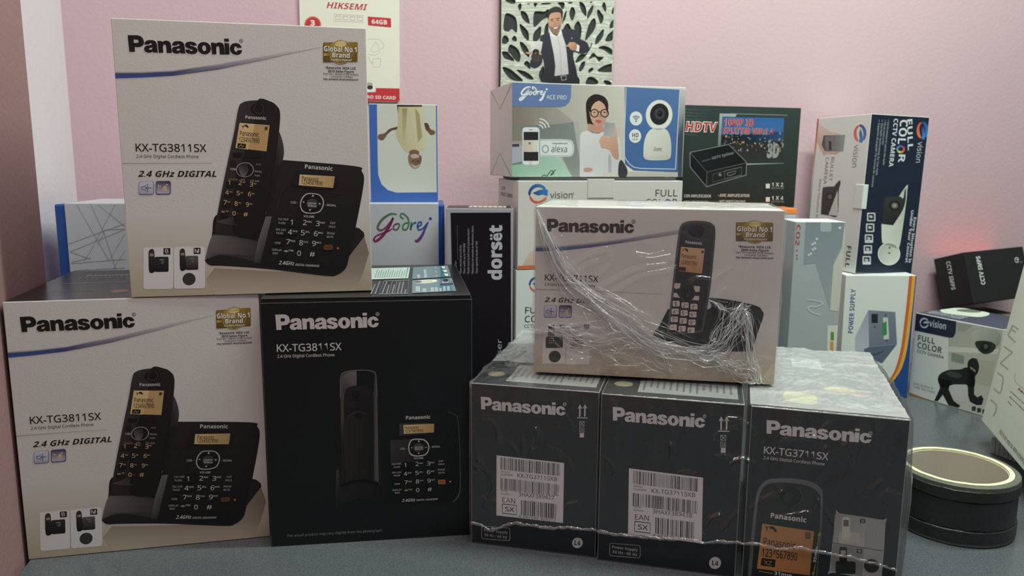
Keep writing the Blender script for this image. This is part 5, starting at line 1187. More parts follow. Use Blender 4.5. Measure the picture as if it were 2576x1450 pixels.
d.L = 0; d.part('drawing'); G_ = (196, 190, 180); d.curve([(980, 550), (1140, 555), (1200, 630), (1195, 670), (1150, 690), (1130, 750), (1070, 772), (980, 760)], 6, G_); d.curve([(1080, 590), (1128, 640), (1120, 700), (1070, 730), (1010, 700)], 6, G_); d.line([(1010, 700), (1085, 585)], 6, G_); d.curve([(1050, 840), (1070, 820), (1150, 826), (1156, 860), (1150, 930), (1120, 942), (1055, 936), (1042, 880), (1050, 840)], 7, G_); d.line([(990, 800), (1020, 880), (1050, 880)], 7, G_)
d.part('camera_picture'); d.rrect(960, 1135, 1092, 1300, 16, (206, 200, 192)); d.up(); d.rrect(966, 1141, 1086, 1292, 14, (230, 226, 218)); d.up(); d.ell(1000, 1200, 50, 46, (170, 164, 158)); d.up(); d.ell(1008, 1228, 40, 30, (50, 46, 46)); d.flush()

# ------------------------------------------------------------------ leaf cut-out panel with a man's picture
VL = (1280, 0, .1518)
m, Wp = wall_frame(1257.0, 240, 1540.5, 249, .0095)
rt = bpy.data.objects.new('leaf_panel', None); rt.empty_display_size = .02; COL.objects.link(rt); rt.matrix_world = m
tag(rt, 'brushed metal leaf cut-out panel with a picture of a man in a dark suit', 'wall panel')
inv = m.inverted()
topz = (inv @ on_wall(1560, -60, .0095)).z
BOX['LEAF'] = (rt, Wp, .008, topz)
M_BOARD = mat('dark_backing_board', (40, 46, 44), .5)
m_, nt, b = nodemat('brushed_metal')
b.inputs['Base Color'].default_value = (*lin((228, 228, 216)), 1); b.inputs['Metallic'].default_value = .7; b.inputs['Roughness'].default_value = .42
tc = nt.nodes.new('ShaderNodeTexCoord'); mp = nt.nodes.new('ShaderNodeMapping'); mp.inputs['Scale'].default_value = (6, 900, 6)
n1 = nt.nodes.new('ShaderNodeTexNoise'); n1.inputs['Scale'].default_value = 3
nt.links.new(tc.outputs['Object'], mp.inputs[0]); nt.links.new(mp.outputs[0], n1.inputs['Vector'])
bp = nt.nodes.new('ShaderNodeBump'); bp.inputs['Strength'].default_value = .9; bp.inputs['Distance'].default_value = .002
nt.links.new(n1.outputs['Fac'], bp.inputs['Height']); nt.links.new(bp.outputs['Normal'], b.inputs['Normal'])
M_METAL = m_
slab('backing_board', 0, Wp, .0022, .0075, 0, topz, [M_BOARD], rt, bev=.0006)
lf = aface('LEAF', 'front')
def LUV(p): return lf.uv(VL[0] + p[0] * VL[2], VL[1] + p[1] * VL[2])
LEAVES = [
 [(205, 180), (290, 215), (335, 320), (335, 395), (250, 340), (200, 250)], [(185, 395), (260, 450), (325, 540), (325, 675), (240, 600), (190, 480)],
 [(415, 450), (415, 220), (480, 185), (590, 190), (660, 150), (660, 270), (560, 330)], [(400, 680), (410, 560), (460, 490), (530, 440), (525, 600), (470, 680)],
 [(190, 690), (260, 730), (330, 840), (335, 950), (250, 880), (190, 760)], [(50, 640), (95, 590), (132, 640), (125, 685), (70, 675)],
 [(-60, 240), (35, 235), (125, 320), (132, 540), (50, 485), (-10, 525), (-90, 480)], [(0, 770), (45, 740), (150, 810), (195, 930), (160, 1030), (60, 950), (-10, 860)],
 [(-110, 860), (0, 870), (90, 1005), (10, 1000), (-80, 960)], [(250, 1060), (290, 1010), (340, 1040), (358, 1145), (300, 1110)],
 [(130, 1158), (260, 1180), (370, 1250), (408, 1316), (320, 1310), (210, 1240)], [(-100, 1110), (20, 1145), (140, 1240), (235, 1342), (60, 1330), (-60, 1220)],
 [(-80, 590), (-20, 610), (0, 680), (-60, 730), (-130, 700)], [(160, 80), (200, 55), (210, 120), (185, 175), (150, 120)],
 [(-60, 0), (20, -40), (105, 0), (95, 60), (0, 50)], [(410, 55), (475, 55), (435, 118)], [(545, 50), (690, 48), (680, 72), (550, 76)], [(295, 60), (345, 60), (330, 78)],
 [(1010, 180), (1045, 115), (1090, 150), (1098, 240), (1050, 345), (1005, 260)], [(910, 260), (955, 170), (945, 290), (905, 360), (880, 400)], [(810, 45), (915, 40), (920, 110), (890, 155), (850, 100)],
 [(970, 40), (1065, 35), (1020, 62)], [(1170, 35), (1240, 60), (1280, 150), (1283, 270), (1200, 180)], [(1395, 85), (1390, 180), (1340, 270), (1300, 320), (1310, 200)],
 [(1485, 155), (1530, 210), (1572, 290), (1525, 400), (1460, 220)], [(1555, 60), (1580, 32), (1612, 100), (1605, 200), (1545, 110)], [(1345, 30), (1385, 28), (1360, 55)],
 [(1265, 675), (1290, 520), (1340, 380), (1415, 300), (1445, 380), (1420, 490), (1350, 590)], [(1435, 740), (1440, 640), (1510, 540), (1572, 480), (1560, 600), (1500, 690)],
 [(1080, 450), (1145, 350), (1195, 420), (1205, 540), (1180, 640), (1120, 540)], [(900, 480), (970, 385), (1020, 440), (1040, 510), (960, 500)],
 [(1600, 680), (1640, 580), (1720, 510), (1770, 480), (1770, 620), (1690, 680)], [(1670, 470), (1680, 390), (1740, 320), (1785, 290), (1780, 420), (1720, 460)], [(1705, 235), (1720, 140), (1790, 50), (1795, 190)],
 [(1480, 795), (1560, 760), (1650, 780), (1750, 860), (1745, 915), (1660, 890), (1570, 830)], [(1325, 985), (1370, 900), (1410, 878), (1470, 935), (1570, 945), (1560, 970), (1490, 1022), (1430, 945)],
 [(1105, 1045), (1140, 950), (1200, 895), (1290, 880), (1380, 690), (1360, 790), (1300, 890), (1230, 980)], [(1165, 1130), (1200, 1050), (1262, 1015), (1250, 1110), (1200, 1180), (1165, 1180)],
 [(1320, 1210), (1330, 1145), (1398, 1122), (1385, 1175)], [(1470, 1180), (1560, 1100), (1650, 1065), (1745, 1060), (1735, 1160), (1680, 1200)], [(1275, 1395), (1320, 1280), (1420, 1290), (1485, 1360), (1440, 1400)],
 [(1570, 1345), (1640, 1335), (1720, 1385), (1700, 1420), (1620, 1415)], [(1710, 740), (1760, 690), (1755, 780)], [(585, 560), (600, 440), (650, 380), (650, 560), (610, 590)], [(495, 1240), (540, 1130), (580, 1110), (580, 1350), (530, 1340)], [(1140, 1280), (1170, 1310), (1172, 1390), (1145, 1380)],
]
cu = bpy.data.curves.new('metal_sheet', 'CURVE'); cu.dimensions = '2D'; cu.fill_mode = 'BOTH'; cu.extrude = .0009
def addspl(pts):
    sp = cu.splines.new('POLY'); sp.points.add(len(pts) - 1); sp.use_cyclic_u = True
    for p_, (x, y) in zip(sp.points, pts): p_.co = (x, y, 0, 1)
addspl([(.0012, .0012), (Wp - .0012, .0012), (Wp - .0012, topz - .001), (.0012, topz - .001)])
for L_ in LEAVES:
    uv = [LUV(p_) for p_ in spline(L_, 4)]
    if all(.002 < u < Wp - .002 and .003 < v_ < topz - .003 for u, v_ in uv): addspl(uv)
    else:
        uv = [(min(max(u, .0024), Wp - .0024), min(max(v_, .0034), topz - .0034)) for u, v_ in uv]; addspl(uv)
co = bpy.data.objects.new('metal_sheet', cu); me = bpy.data.meshes.new_from_object(co)
me.materials.clear(); me.materials.append(M_METAL)
ms = bpy.data.objects.new('metal_sheet', me); link(ms, rt); ms.rotation_euler = (math.pi / 2, 0, 0); ms.location = (0, .0008, 0)
bpy.data.objects.remove(co)
d = Draw(lf, P_MATT, base=.0004); d.view(*VL)
d.part('man_picture')
NV = (52, 52, 64)
d.smooth([(520, 610), (600, 560), (690, 540), (760, 560), (860, 500), (900, 485), (1090, 495), (1180, 640), (1290, 700), (1330, 790), (1290, 870), (1180, 890), (1080, 860), (1070, 960), (1110, 1120), (1140, 1280), (1172, 1390), (1172, 1390), (700, 1380), (520, 1350), (520, 1350), (585, 1140), (560, 960), (540, 1060), (450, 1130), (370, 1110), (350, 1040), (390, 960), (480, 900), (520, 760)], NV, (36, 36, 44), (700, 560), (900, 1350)); d.up()
d.poly([(660, 480), (720, 560), (800, 600), (860, 480), (880, 560), (940, 740), (960, 900), (990, 1230), (860, 1265), (755, 1260), (770, 1100), (745, 900), (690, 640)], (206, 200, 202), (182, 176, 180), (700, 560), (900, 1240)); d.up()
d.line([(805, 620), (845, 760), (870, 1240)], 8, (160, 154, 158)); d.poly([(660, 480), (790, 650), (690, 590)], (222, 216, 218)); d.poly([(860, 470), (884, 560), (806, 600)], (222, 216, 218)); d.poly([(700, 500), (850, 480), (800, 585), (760, 560)], (150, 112, 92)); d.up()
d.smooth([(655, 380), (650, 320), (660, 240), (720, 200), (800, 195), (860, 230), (880, 320), (870, 400), (850, 470), (800, 535), (745, 545), (700, 500), (665, 430)], (196, 152, 128), (166, 124, 104), (690, 250), (850, 480)); d.up()
d.smooth([(640, 250), (650, 180), (710, 130), (790, 112), (860, 135), (895, 190), (892, 260), (880, 330), (862, 260), (850, 215), (780, 205), (700, 225), (668, 270), (655, 330)], (52, 46, 46)); d.smooth([(672, 430), (700, 450), (760, 440), (830, 430), (862, 420), (845, 490), (790, 545), (735, 540), (695, 500)], (140, 106, 92)); d.up()
d.smooth([(735, 460), (775, 452), (812, 444), (790, 472), (756, 478)], (222, 200, 192)); d.line([(690, 328), (740, 318)], 14, (56, 44, 40)); d.line([(780, 314), (840, 300)], 14, (56, 44, 40)); d.ell(716, 350, 16, 8, (60, 44, 40), n=10); d.ell(812, 338, 16, 8, (60, 44, 40), n=10); d.poly([(756, 340), (776, 340), (782, 412), (744, 416)], (176, 130, 108))
d.smooth([(915, 780), (985, 735), (1000, 705), (1080, 700), (1125, 740), (1120, 820), (1080, 840), (1020, 820), (990, 775)], (196, 150, 126), (160, 116, 96), (980, 720), (1090, 830)); d.poly([(1125, 730), (1170, 760), (1160, 860), (1105, 840)], (216, 210, 212)); d.ell(1042, 635, 10, 10, (190, 180, 176), n=8)
d.poly([(760, 1262), (990, 1230), (1000, 1310), (770, 1330)], (40, 38, 40)); d.up(); d.outline([(860, 1265), (945, 1250), (950, 1320), (880, 1335)], 14, (150, 146, 142)); d.L = 0
d.up(); d.smooth([(375, 960), (390, 900), (520, 890), (530, 960), (500, 1020), (420, 1020)], (70, 56, 52)); d.smooth([(360, 700), (440, 685), (550, 690), (552, 740), (530, 860), (500, 880), (500, 840), (440, 815), (395, 850), (370, 860)], (216, 210, 208), (190, 184, 184), (400, 700), (500, 850)); d.up(); d.ell(446, 866, 56, 54, (46, 36, 36)); d.smooth([(275, 880), (300, 862), (350, 872), (400, 876), (390, 892), (320, 895)], (190, 146, 124)); d.smooth([(490, 890), (520, 880), (545, 895), (530, 910)], (190, 146, 124)); d.ell(446, 884, 14, 12, (200, 160, 150), n=10)
d.part('white_band'); d.L = 0; d.poly([(110, -200), (1810, -220), (1812, 0), (112, 34)], (226, 224, 214)); d.flush()

# ------------------------------------------------------------------ tape roll
def lathe(name, prof, mat_, parent, n=72, wob=None):
    V, F = [], []
    for i in range(n):
        a = 2 * math.pi * i / n
        for j, (r_, z_) in enumerate(prof):
            w = wob(a, j) if wob else 0
            V.append((r_ * math.cos(a), r_ * math.sin(a), z_ + w))
    k = len(prof)
    for i in range(n):
        for j in range(k):
            a, b_ = i * k + j, i * k + (j + 1) % k; c, e = ((i + 1) % n) * k + (j + 1) % k, ((i + 1) % n) * k + j
            F.append((a, e, c, b_))
    return mesh_obj(name, V, F, mat_, parent, smooth=False)
rt = empty('tape_roll', (.4257, .711, 0))
tag(rt, 'wide black adhesive tape roll with a cream cardboard core lying on the table', 'tape roll')
M_TAPE = mat('black_tape', (42, 47, 47), .42, bump=.5, bscale=120, vary=.4, vscale=45)
M_TAPEEDGE = mat('tape_side', (96, 98, 88), .55, bump=.3, bscale=400, vary=.25, vscale=120)
M_CORE = mat('cream_core', (236, 238, 190), .7, bump=.4, bscale=300, vary=.08, vscale=60)
M_CORE_IN = mat('grey_core_lining', (214, 206, 190), .6, vary=.05)
R0, Ht = .0537, .0572
nz = lambda a, s_: noise.noise((math.cos(a) * 4, math.sin(a) * 4, s_))
bands = [(0.0002, .0028), (.0028, .0150), (.0150, .0425), (.0425, .0535)]
for bi, (z0, z1) in enumerate(bands[1:]):
    ro = R0 - (.0012 if bi == 1 else 0)
    lathe('tape_band', [(.0478, z0 + .0002), (ro - .0008, z0 + .0002), (ro, z0 + .0008), (ro, z1 - .0008), (ro - .0008, z1), (.0478, z1)], M_TAPE, rt, wob=lambda a, j, s_=bi: (.0007 * nz(a * 1.0, s_ * 3 + (j > 2)) if 0 < j < 5 else 0))
lathe('tape_edge', [(.0478, .0530), (R0 - .0006, .0530), (R0 - .0006, Ht - .0006), (R0 - .0014, Ht), (.0478, Ht)], M_TAPEEDGE, rt)
lathe('tape_edge', [(.0478, 0), (R0 - .0014, 0), (R0 - .0006, .0007), (R0 - .0006, .0031), (.0478, .0031)], M_TAPEEDGE, rt)
lathe('core', [(.0436, .0001), (.0477, .0001), (.0477, Ht + .0006), (.0436, Ht + .0006)], M_CORE, rt, wob=lambda a, j: .0004 * nz(a, 9) if j > 1 else 0)
lathe('core_lining', [(.0430, .0003), (.04355, .0003), (.04355, Ht - .0012), (.0430, Ht - .0012)], M_CORE_IN, rt)

# ------------------------------------------------------------------ clear plastic film
import numpy as np
def film_mat(name, milk, gloss_rough, fres, bump, bscale, tint=(.96, .97, .97), graze=.55, trans=.4):
    m = bpy.data.materials.new(name); m.use_nodes = True; nt = m.node_tree; N = nt.nodes; N.clear()
    out = N.new('ShaderNodeOutputMaterial')
    tr = N.new('ShaderNodeBsdfTransparent'); tr.inputs[0].default_value = (*tint, 1)
    gl = N.new('ShaderNodeBsdfGlossy'); gl.inputs[0].default_value = (1, 1, 1, 1); gl.inputs['Roughness'].default_value = gloss_rough
    df = N.new('ShaderNodeBsdfDiffuse'); df.inputs[0].default_value = (.85, .87, .87, 1)
    tl = N.new('ShaderNodeBsdfTranslucent'); tl.inputs[0].default_value = (.85, .87, .87, 1)
    ad = N.new('ShaderNodeMixShader'); ad.inputs[0].default_value = trans
    nt.links.new(df.outputs[0], ad.inputs[1]); nt.links.new(tl.outputs[0], ad.inputs[2])
    m1 = N.new('ShaderNodeMixShader'); m1.inputs[0].default_value = milk
    nt.links.new(tr.outputs[0], m1.inputs[1]); nt.links.new(ad.outputs[0], m1.inputs[2])
    fr = N.new('ShaderNodeLayerWeight'); fr.inputs[0].default_value = .5          # thin sheet: same reflectance from both sides
    pw = N.new('ShaderNodeMath'); pw.operation = 'POWER'; pw.inputs[1].default_value = 5; nt.links.new(fr.outputs['Facing'], pw.inputs[0])
    ma = N.new('ShaderNodeMath'); ma.operation = 'MULTIPLY_ADD'; ma.inputs[1].default_value = graze; ma.inputs[2].default_value = fres; nt.links.new(pw.outputs[0], ma.inputs[0])
    m2 = N.new('ShaderNodeMixShader'); nt.links.new(ma.outputs[0], m2.inputs[0])
    nt.links.new(m1.outputs[0], m2.inputs[1]); nt.links.new(gl.outputs[0], m2.inputs[2])
    tc = N.new('ShaderNodeTexCoord'); nz_ = N.new('ShaderNodeTexNoise'); nz_.inputs['Scale'].default_value = bscale; nz_.inputs['Detail'].default_value = 4; nz_.inputs['Distortion'].default_value = 1.2
    bp = N.new('ShaderNodeBump'); bp.inputs['Strength'].default_value = bump; bp.inputs['Distance'].default_value = .004
    nt.links.new(tc.outputs['Object'], nz_.inputs['Vector']); nt.links.new(nz_.outputs['Fac'], bp.inputs['Height'])
    for nd in (gl,): nt.links.new(bp.outputs['Normal'], nd.inputs['Normal'])
    nt.links.new(m2.outputs[0], out.inputs[0])
    return m
M_FILM = film_mat('clear_film', .025, .09, .07, .15, 55, (1, 1, 1))
M_FILM2 = film_mat('shrink_film', .025, .10, .07, .3, 70, (1, 1, 1))
M_FILM3 = film_mat('milky_sheen_film', .56, .14, .18, .4, 60, (1, 1, 1), trans=.25)  # milky white paints the lamp's sheen on the pack top; also whitens the ends
M_FILMW = film_mat('stretched_film', .5, .16, .16, .4, 240, (1, 1, 1))

M_FILM4 = film_mat('soft_sheen_film', .46, .14, .16, .35, 60, (1, 1, 1), trans=.25)  # slightly weaker painted sheen, for the rear top of the first two boxes
M_FILMR = film_mat('rim_film', .22, .12, .2, .5, 200, (1, 1, 1))
rng = np.random.RandomState(11)
_ph = rng.rand(64, 4) * 6.28
def wrinkle(x, y, freq, seed, octaves=4, aniso=(1, 1), ang=0.0):
    """ridged sum of sines: sharp folds; x,y in metres"""
    c, s_ = math.cos(ang), math.sin(ang)
    X = (x * c + y * s_) * aniso[0]; Y = (-x * s_ + y * c) * aniso[1]
    out = 0; a = 1; f = freq
    for o in range(octaves):
        p = _ph[(seed * 7 + o) % 64]; q = _ph[(seed * 5 + o + 13) % 64]
        w1 = np.sin(X * f + p[0] + 1.7 * np.sin(Y * f * .7 + p[1] + 1.3 * np.sin(X * f * .5 + q[0])))
        w2 = np.sin(Y * f * .9 + p[2] + 1.9 * np.sin(X * f * .6 + p[3] + 1.1 * np.sin(Y * f * .8 + q[1])))
        out = out + a * (1 - np.abs(w1 * .6 + w2 * .4)) ** 3
        a *= .5; f *= 2.03
    return out / 1.9
def ridges(U, V, lines, w):
    """gaussian ridges along polylines (in face metres)"""
    out = np.zeros_like(U)
    for pts, amp in lines:
        best = np.full_like(U, 1e9)
        for (ax, ay), (bx, by) in zip(pts[:-1], pts[1:]):
            dx, dy = bx - ax, by - ay; L2 = dx * dx + dy * dy + 1e-12
            t = np.clip(((U - ax) * dx + (V - ay) * dy) / L2, 0, 1)
            best = np.minimum(best, (U - ax - t * dx) ** 2 + (V - ay - t * dy) ** 2)
        out = np.maximum(out, amp * np.exp(-best / (w * w)))
    return out
def grid_obj(name, P, mat_, parent=None, mask=None):
    """P: array rows x cols x 3"""
    nr, nc = P.shape[:2]
    idx = np.arange(nr * nc).reshape(nr, nc)
    q = np.stack([idx[:-1, :-1], idx[:-1, 1:], idx[1:, 1:], idx[1:, :-1]], -1).reshape(-1, 4)
    if mask is not None: q = q[(mask[:-1, :-1] & mask[1:, 1:] & mask[:-1, 1:] & mask[1:, :-1]).reshape(-1)]
    me = bpy.data.meshes.new(name)
    me.from_pydata(P.reshape(-1, 3).tolist(), [], q.tolist())
    me.polygons.foreach_set('use_smooth', [True] * len(me.polygons)); me.materials.append(mat_); me.update()
    return link(bpy.data.objects.new(name, me), parent)

# ---- shrink film around the three dark boxes
wr = empty('plastic_wrap', (.15, .74, 0)); tag(wr, 'clear shrink film wrapped around the three dark phone boxes, torn along its lower edge', 'plastic wrap')
wr_inv = Vector((.15, .74, 0))
def bcorn(key, u, v):
    r, W, D, H = BOX[key]; return np.array((r.matrix_world @ Vector((u * W, v * D, 0)))[:2])
fl = [bcorn('P1', 0, 0), bcorn('P1', 1, 0), bcorn('P2', 0, 0), bcorn('P2', 1, 0), bcorn('P3', 0, 0), bcorn('P3', 1, 0)]
bk = [bcorn('P1', 0, 1), bcorn('P1', 1, 1), bcorn('P2', 0, 1), bcorn('P2', 1, 1), bcorn('P3', 0, 1), bcorn('P3', 1, 1)]
kn = np.array([0, .322, .333, .655, .668, 1.0])
def along(pts, s): return np.stack([np.interp(s, kn, [p[0] for p in pts]), np.interp(s, kn, [p[1] for p in pts])], -1)
nc = 330; s_ = np.linspace(0, 1, nc)
F2 = along(fl, s_); B2 = along(bk, s_)
tz = np.interp(s_, [0, .05, .12, .2, .33, .45, .6, .7, .8, .9, 1], [.019, .016, .024, .0235, .0255, .027, .029, .033, .0345, .0335, .028]) + np.array([.0022 * noise.noise((x * 21, .3, 0)) + .0009 * noise.noise((x * 80, 5.3, 0)) for x in s_])
out_n = (F2 - B2); out_n /= np.linalg.norm(out_n, axis=1)[:, None]
rows = []
nf, ntp, nb = 110, 120, 12
LW = .37
_r = random.Random(21); fold = []
for i in range(46):
    x0 = _r.uniform(.004, LW - .004); z0 = _r.uniform(.03, .13); a0 = _r.gauss(1.45, .45); L0 = _r.uniform(.008, .035); k0 = _r.uniform(-.9, .9)
    fold.append(([(x0 + L0 * t * math.cos(a0 + k0 * t), z0 + L0 * t * math.sin(a0 + k0 * t)) for t in (0, .25, .5, .75, 1)], _r.uniform(.4, 1.2)))
_SU, _SZ = np.meshgrid(s_ * LW, np.linspace(.02, H3, nf)); FOLD = ridges(_SU, _SZ, fold, .0016) * .0030
for j in range(nf):                                    # front, bottom to top
    t = j / (nf - 1); z = tz + (H3 + .0008 - tz) * t
    w = wrinkle(s_ * LW, z, 75, 3, 4, (1, .5), .25) * .0026 + wrinkle(s_ * LW, z, 40, 8, 3, (1.2, .35), -.3) * .0024
    edge = np.minimum(1, np.minimum(t, 1 - t) * 9 + .15)
    off = .0009 + w * edge + FOLD[j] * np.minimum(1, edge)
    if j == 0: off = off + .0006
    P = F2 + out_n * off[:, None]
    rows.append(np.concatenate([P, z[:, None]], 1))
r_, We, De, He = BOX['E']; einv = np.array(r_.matrix_world.inverted())
for j in range(1, ntp):                                # top, front to back
    t = j / (ntp - 1); P = F2 + (B2 - F2) * t
    y_ = t * W3
    w = wrinkle(s_ * LW, np.full(nc, y_), 60, 5, 4, (.8, 1.1), .7) * .0030 + wrinkle(s_ * LW, np.full(nc, y_), 130, 9, 2, (1, .5), -.5) * .0010
    h = .0005 + w * min(1, t * 8) + .004 * max(0, t - .75) * 4 * (.6 + .4 * np.sin(s_ * 19 + 1)) * np.clip(1 - abs(t - .93) * 9, 0, 1)
    le = einv[:3, :3] @ np.stack([P[:, 0], P[:, 1], np.full(nc, H3)]) + einv[:3, 3:4]
    ins = np.clip(np.minimum(np.minimum(le[0] + .012, We + .012 - le[0]), np.minimum(le[1] + .012, De + .012 - le[1])) / .010, 0, 1)
    h = h * (1 - ins) + np.minimum(h, .0014) * ins
    h = np.minimum(h, .0030)
    rows.append(np.concatenate([P, (H3 + h)[:, None]], 1))
for j in range(1, nb):                                 # back, down
    t = j / (nb - 1); off = .002 + .004 * math.sin(t * 3)
    P = B2 - out_n * off
    rows.append(np.concatenate([P, np.full((nc, 1), H3 * (1 - t) + .001)], 1))
A_ = np.stack(rows); A_[:, :, 0] -= wr_inv.x; A_[:, :, 1] -= wr_inv.y
grid_obj('front_film', A_[:nf + 2], M_FILM2, wr); cs_ = int(.668 * nc); rt_ = nf + 42
grid_obj('top_film', A_[nf + 1:, cs_ - 1:], M_FILM3, wr); grid_obj('top_film', A_[rt_ - 1:, :cs_], M_FILM4, wr); grid_obj('top_film', A_[nf + 1:rt_, :cs_], M_FILM2, wr)  # right and rear pieces are whiter, with the lamp sheen in their colour
for side, a, b, sg in (('left', fl[0], bk[0], -1), ('right', fl[5], bk[5], 1)):     # ends: film standing off the card
    ns, nv = 120, 70; rows = []
    dirv = (b - a); L_ = np.linalg.norm(dirv); dirv = dirv / L_; nrm = np.array((dirv[1], -dirv[0])) * sg
    tt = np.linspace(0, 1, ns)
    for j in range(nv):
        v_ = j / (nv - 1); z = .0006 + (H3 + .0006) * v_ * (1 - .012 * np.abs(np.sin(tt * 13)))
        bul = (.0035 if sg < 0 else .0115) * np.sin(np.pi * np.clip(tt * 1.02 + .04, 0, 1)) ** .5 * (.30 + .70 * np.sin(math.pi * min(1, .12 + v_ * .85)))
        if sg < 0: bul = np.minimum(bul, .0012 + tt * .02)
        w = wrinkle(tt * L_, np.full(ns, v_ * H3), 60, 6 + (sg > 0), 4, (1, .45), .2) * (.0016 if sg < 0 else .0030)
        P = a + dirv * (tt * L_)[:, None] + nrm * (.0007 + bul + w * min(1, .3 + v_ * 3) * np.clip(tt * 8 + .2, 0, 1))[:, None]
        rows.append(np.concatenate([P - np.array((wr_inv.x, wr_inv.y)), np.asarray(z).reshape(-1, 1) * np.ones((ns, 1))], 1))
    grid_obj('film_end', np.stack(rows), M_FILM3, wr)

def strands(name, face_, view, guides, parent, seed, mat_):
    """stretched film threads: thin twisted ribbons along guide curves (view pixels -> face metres). guide: (points, widths, count, lift)"""
    rnd = random.Random(seed); V, F = [], []
    for pts, wid, cnt, lift, rw in guides:
        m = len(pts)
        for k in range(cnt):
            t0 = rnd.uniform(0, .75) if rnd.random() < .8 else 0; t1 = min(1, t0 + rnd.uniform(.12, .5)); lat = rnd.gauss(0, .42); ph = rnd.uniform(0, 6.3); fr = rnd.uniform(3, 9); ns = 12
            base = len(V); wdt = rnd.uniform(.5, 1.4) * rw; lf_ = rnd.uniform(.2, 1) * lift; drift = rnd.uniform(-.5, .5)
            for i in range(ns + 1):
                t = t0 + (t1 - t0) * i / ns; x = t * (m - 1); j = min(int(x), m - 2); fx = x - j
                px = pts[j][0] + (pts[j + 1][0] - pts[j][0]) * fx; py = pts[j][1] + (pts[j + 1][1] - pts[j][1]) * fx; w = wid[j] + (wid[j + 1] - wid[j]) * fx
                dx, dy = pts[j + 1][0] - pts[j][0], pts[j + 1][1] - pts[j][1]; l = math.hypot(dx, dy) or 1
                o = (lat + drift * i / ns + .16 * math.sin(ph + fr * i / ns)) * w
                u, v_ = face_.uv(view[0] + (px - dy / l * o) * view[2], view[1] + (py + dx / l * o) * view[2]); v_ = max(v_, .0016)
                u2, v2 = face_.uv(view[0] + (px - dy / l * (o + 10)) * view[2], view[1] + (py + dx / l * (o + 10)) * view[2])
                du, dv = u2 - u, v2 - v_; dl = math.hypot(du, dv) or 1
                tw = ph + 2.5 * i / ns * math.sin(ph * 3); h = wdt * (math.sin(math.pi * (i + .4) / (ns + .8)) ** .5)
                cu_, su_ = math.cos(tw) * h, math.sin(tw) * h
                o3 = .0016 + lf_ * (.5 + .5 * math.sin(ph * 2 + 4 * i / ns)) + abs(su_)
                V.append(face_.fr(u + du / dl * cu_, v_ + dv / dl * cu_, o3 + su_)); V.append(face_.fr(u - du / dl * cu_, v_ - dv / dl * cu_, o3 - su_))
            F += [(base + 2 * i, base + 2 * i + 1, base + 2 * i + 3, base + 2 * i + 2) for i in range(ns)]
    o = mesh_obj(name, V, F, mat_, parent, smooth=True); o['kind'] = 'stuff'; return o

# torn lower rim of the shrink film
PF = {k: face(k, 'front', PC[k]) for k in ('P1', 'P2', 'P3')}
V, Fc = [], []
for i in range(nc):
    z = tz[i]; n_ = out_n[i]; k = .5 + .9 * noise.noise((i * .11, 3.1, 0)) + .5 * noise.noise((i * .45, 7.7, 0))
    for dz, do in ((-.0010 - .0009 * k, .0012), (-.0002, .0030 + .001 * k), (.0008 + .0014 * k, .0016)):
        V.append((F2[i, 0] + n_[0] * do - wr_inv.x, F2[i, 1] + n_[1] * do - wr_inv.y, z + dz))
for i in range(nc - 1):
    for j in (0, 1): Fc.append((3 * i + j, 3 * i + 3 + j, 3 * i + 4 + j, 3 * i + 1 + j))
mesh_obj('torn_rim', V, Fc, M_FILMR, wr, smooth=True)

# ---- torn bag around the white box
er, We, De, He = BOX['E']
fe = face('E', 'front', [(1341, 525), (1973, 531), (1950, 979), (1349, 945)])
Z9 = lambda pts: [fe.uv(V9[0] + x * V9[2], V9[1] + y * V9[2]) for x, y in pts]
soft = [(Z9(spline(p, 4, False)), a) for p, a in (
    ([(310, 520), (400, 440), (500, 400), (590, 375)], 1), ([(375, 600), (430, 500), (520, 465)], 1), ([(470, 620), (560, 540), (620, 480), (635, 430), (600, 395)], 1), ([(545, 650), (640, 600), (760, 535), (880, 505), (1020, 490)], 1.2),
    ([(600, 740), (700, 650), (850, 570), (1000, 540), (1090, 510)], 1), ([(780, 265), (860, 310), (930, 330)], .8), ([(800, 410), (900, 425), (1000, 400)], 1), ([(830, 440), (920, 450), (1050, 425)], 1), ([(850, 470), (960, 470), (1080, 440)], .8),
    ([(215, 300), (205, 350), (225, 390)], 1), ([(255, 290), (295, 340), (290, 400), (260, 450)], 1), ([(530, 270), (560, 330), (560, 370)], 1), ([(1640, 480), (1600, 600), (1570, 700), (1550, 780)], 1), ([(1500, 500), (1400, 560), (1340, 600)], .8),
    ([(1390, 740), (1420, 680), (1470, 660), (1520, 700)], .8), ([(890, 800), (900, 870), (950, 900)], .7), ([(75, 100), (115, 400), (105, 800), (80, 1200)], 1), ([(1150, 260), (1180, 300), (1340, 330)], .8), ([(1180, 720), (1200, 620), (1260, 590), (1340, 600)], 1.4), ([(1700, 700), (1640, 820), (1660, 1000)], .8), ([(1780, 300), (1700, 500), (1690, 640)], .6), ([(100, 1130), (300, 1200), (520, 1180)], .8), ([(560, 1260), (700, 1240), (860, 1260)], 1))]
nu, nv = 300, 220
U, Vv = np.meshgrid(np.linspace(-.0012, We + .0012, nu), np.linspace(.0003, He + .0008, nv))
h = .0010 + ridges(U, Vv, soft, .0011) * .0014 + wrinkle(U, Vv, 45, 2, 3, (1, 1), .6) * .0008
low = np.clip((.062 - Vv - (U - .09) * .1) / .03, 0, 1) * np.clip((U - .012) / .03, 0, 1)
h = h + low * wrinkle(U, Vv, 150, 4, 4, (1, 1), .4) * .0026
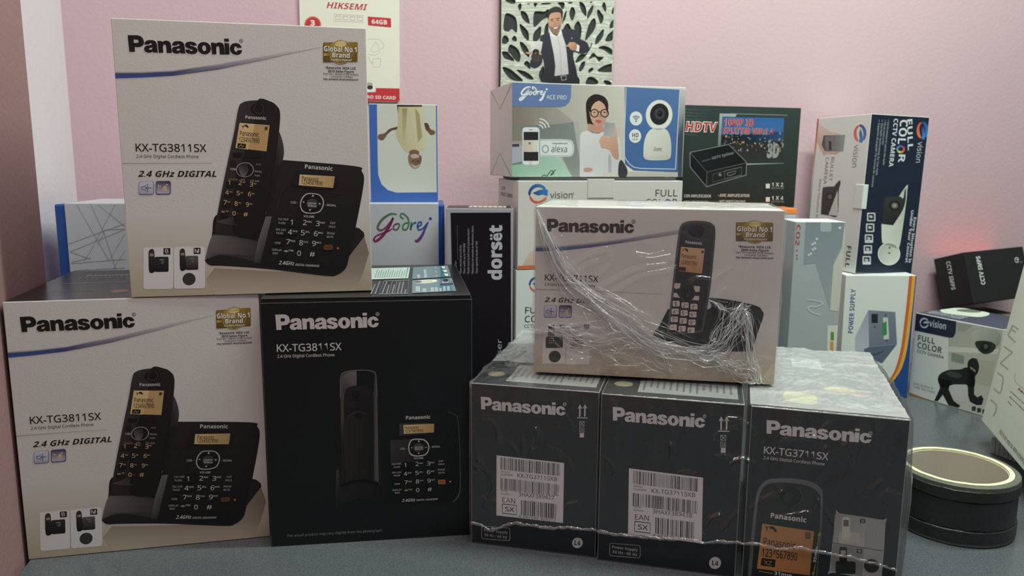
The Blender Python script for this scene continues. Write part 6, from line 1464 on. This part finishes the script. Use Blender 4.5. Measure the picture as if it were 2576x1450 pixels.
edge = np.clip(np.minimum(np.minimum(U + .0012, We + .0012 - U), np.minimum(Vv - .0003, He + .0008 - Vv)) / .006, 0, 1)
h = .0006 + (h - .0006) * edge
fb = empty_film = bpy.data.objects.new('plastic_bag', None)
fb.empty_display_size = .01; link(fb, er)
grid_obj('front_film', np.stack([U, -h, Vv], -1), M_FILM, fb)
U, Yy = np.meshgrid(np.linspace(-.0012, We + .0012, 180), np.linspace(-.0006, De, 90))
grid_obj('top_film', np.stack([U, Yy, He + .0008 + wrinkle(U, Yy, 70, 7, 3, (.7, 1), .2) * .0016], -1), M_FILM, fb)
for x0, sg, sd in ((0, -1, 1), (We, 1, 2)):
    Yy, Vv = np.meshgrid(np.linspace(-.0006, De, 80), np.linspace(.0002, He + .0008, 110))
    grid_obj('side_film', np.stack([x0 + sg * (.0010 + wrinkle(Yy, Vv, 60, sd, 3, (1, .6), .3) * .0018), Yy, Vv], -1), M_FILM, fb)
diag = [(75, 90), (150, 300), (230, 500), (340, 640), (500, 760), (700, 900), (850, 1010), (1000, 1085), (1180, 1130), (1350, 1160)]
G_ = [(diag, [6, 40, 70, 90, 90, 110, 110, 100, 70, 60], 150, .004, .00042),
      ([(1180, 1130), (1350, 1160), (1440, 1100), (1500, 960), (1550, 840), (1580, 760)], [50, 80, 110, 110, 90, 60], 130, .006, .0005),
      ([(1350, 1160), (1500, 1240), (1640, 1300), (1740, 1390)], [40, 70, 90, 60], 90, .006, .0005),
      ([(1560, 820), (1610, 900), (1630, 1040), (1650, 1180), (1690, 1280), (1700, 1400)], [40, 60, 60, 50, 70, 40], 90, .006, .0005),
      ([(180, 940), (400, 1030), (650, 1080), (900, 1140), (1100, 1250)], [30, 150, 180, 150, 60], 110, .003, .00034),
      ([(40, 985), (160, 975), (330, 950), (500, 905)], [30, 45, 40, 20], 40, .003, .0003),
      ([(1000, 1090), (1040, 1180), (1090, 1280)], [40, 50, 40], 30, .004, .0004),
      ([(1330, 740), (1450, 820), (1550, 840), (1640, 780)], [20, 40, 60, 40], 30, .004, .0004)]
strands('crumpled_film', fe, V9, G_, er, 5, M_FILMW)
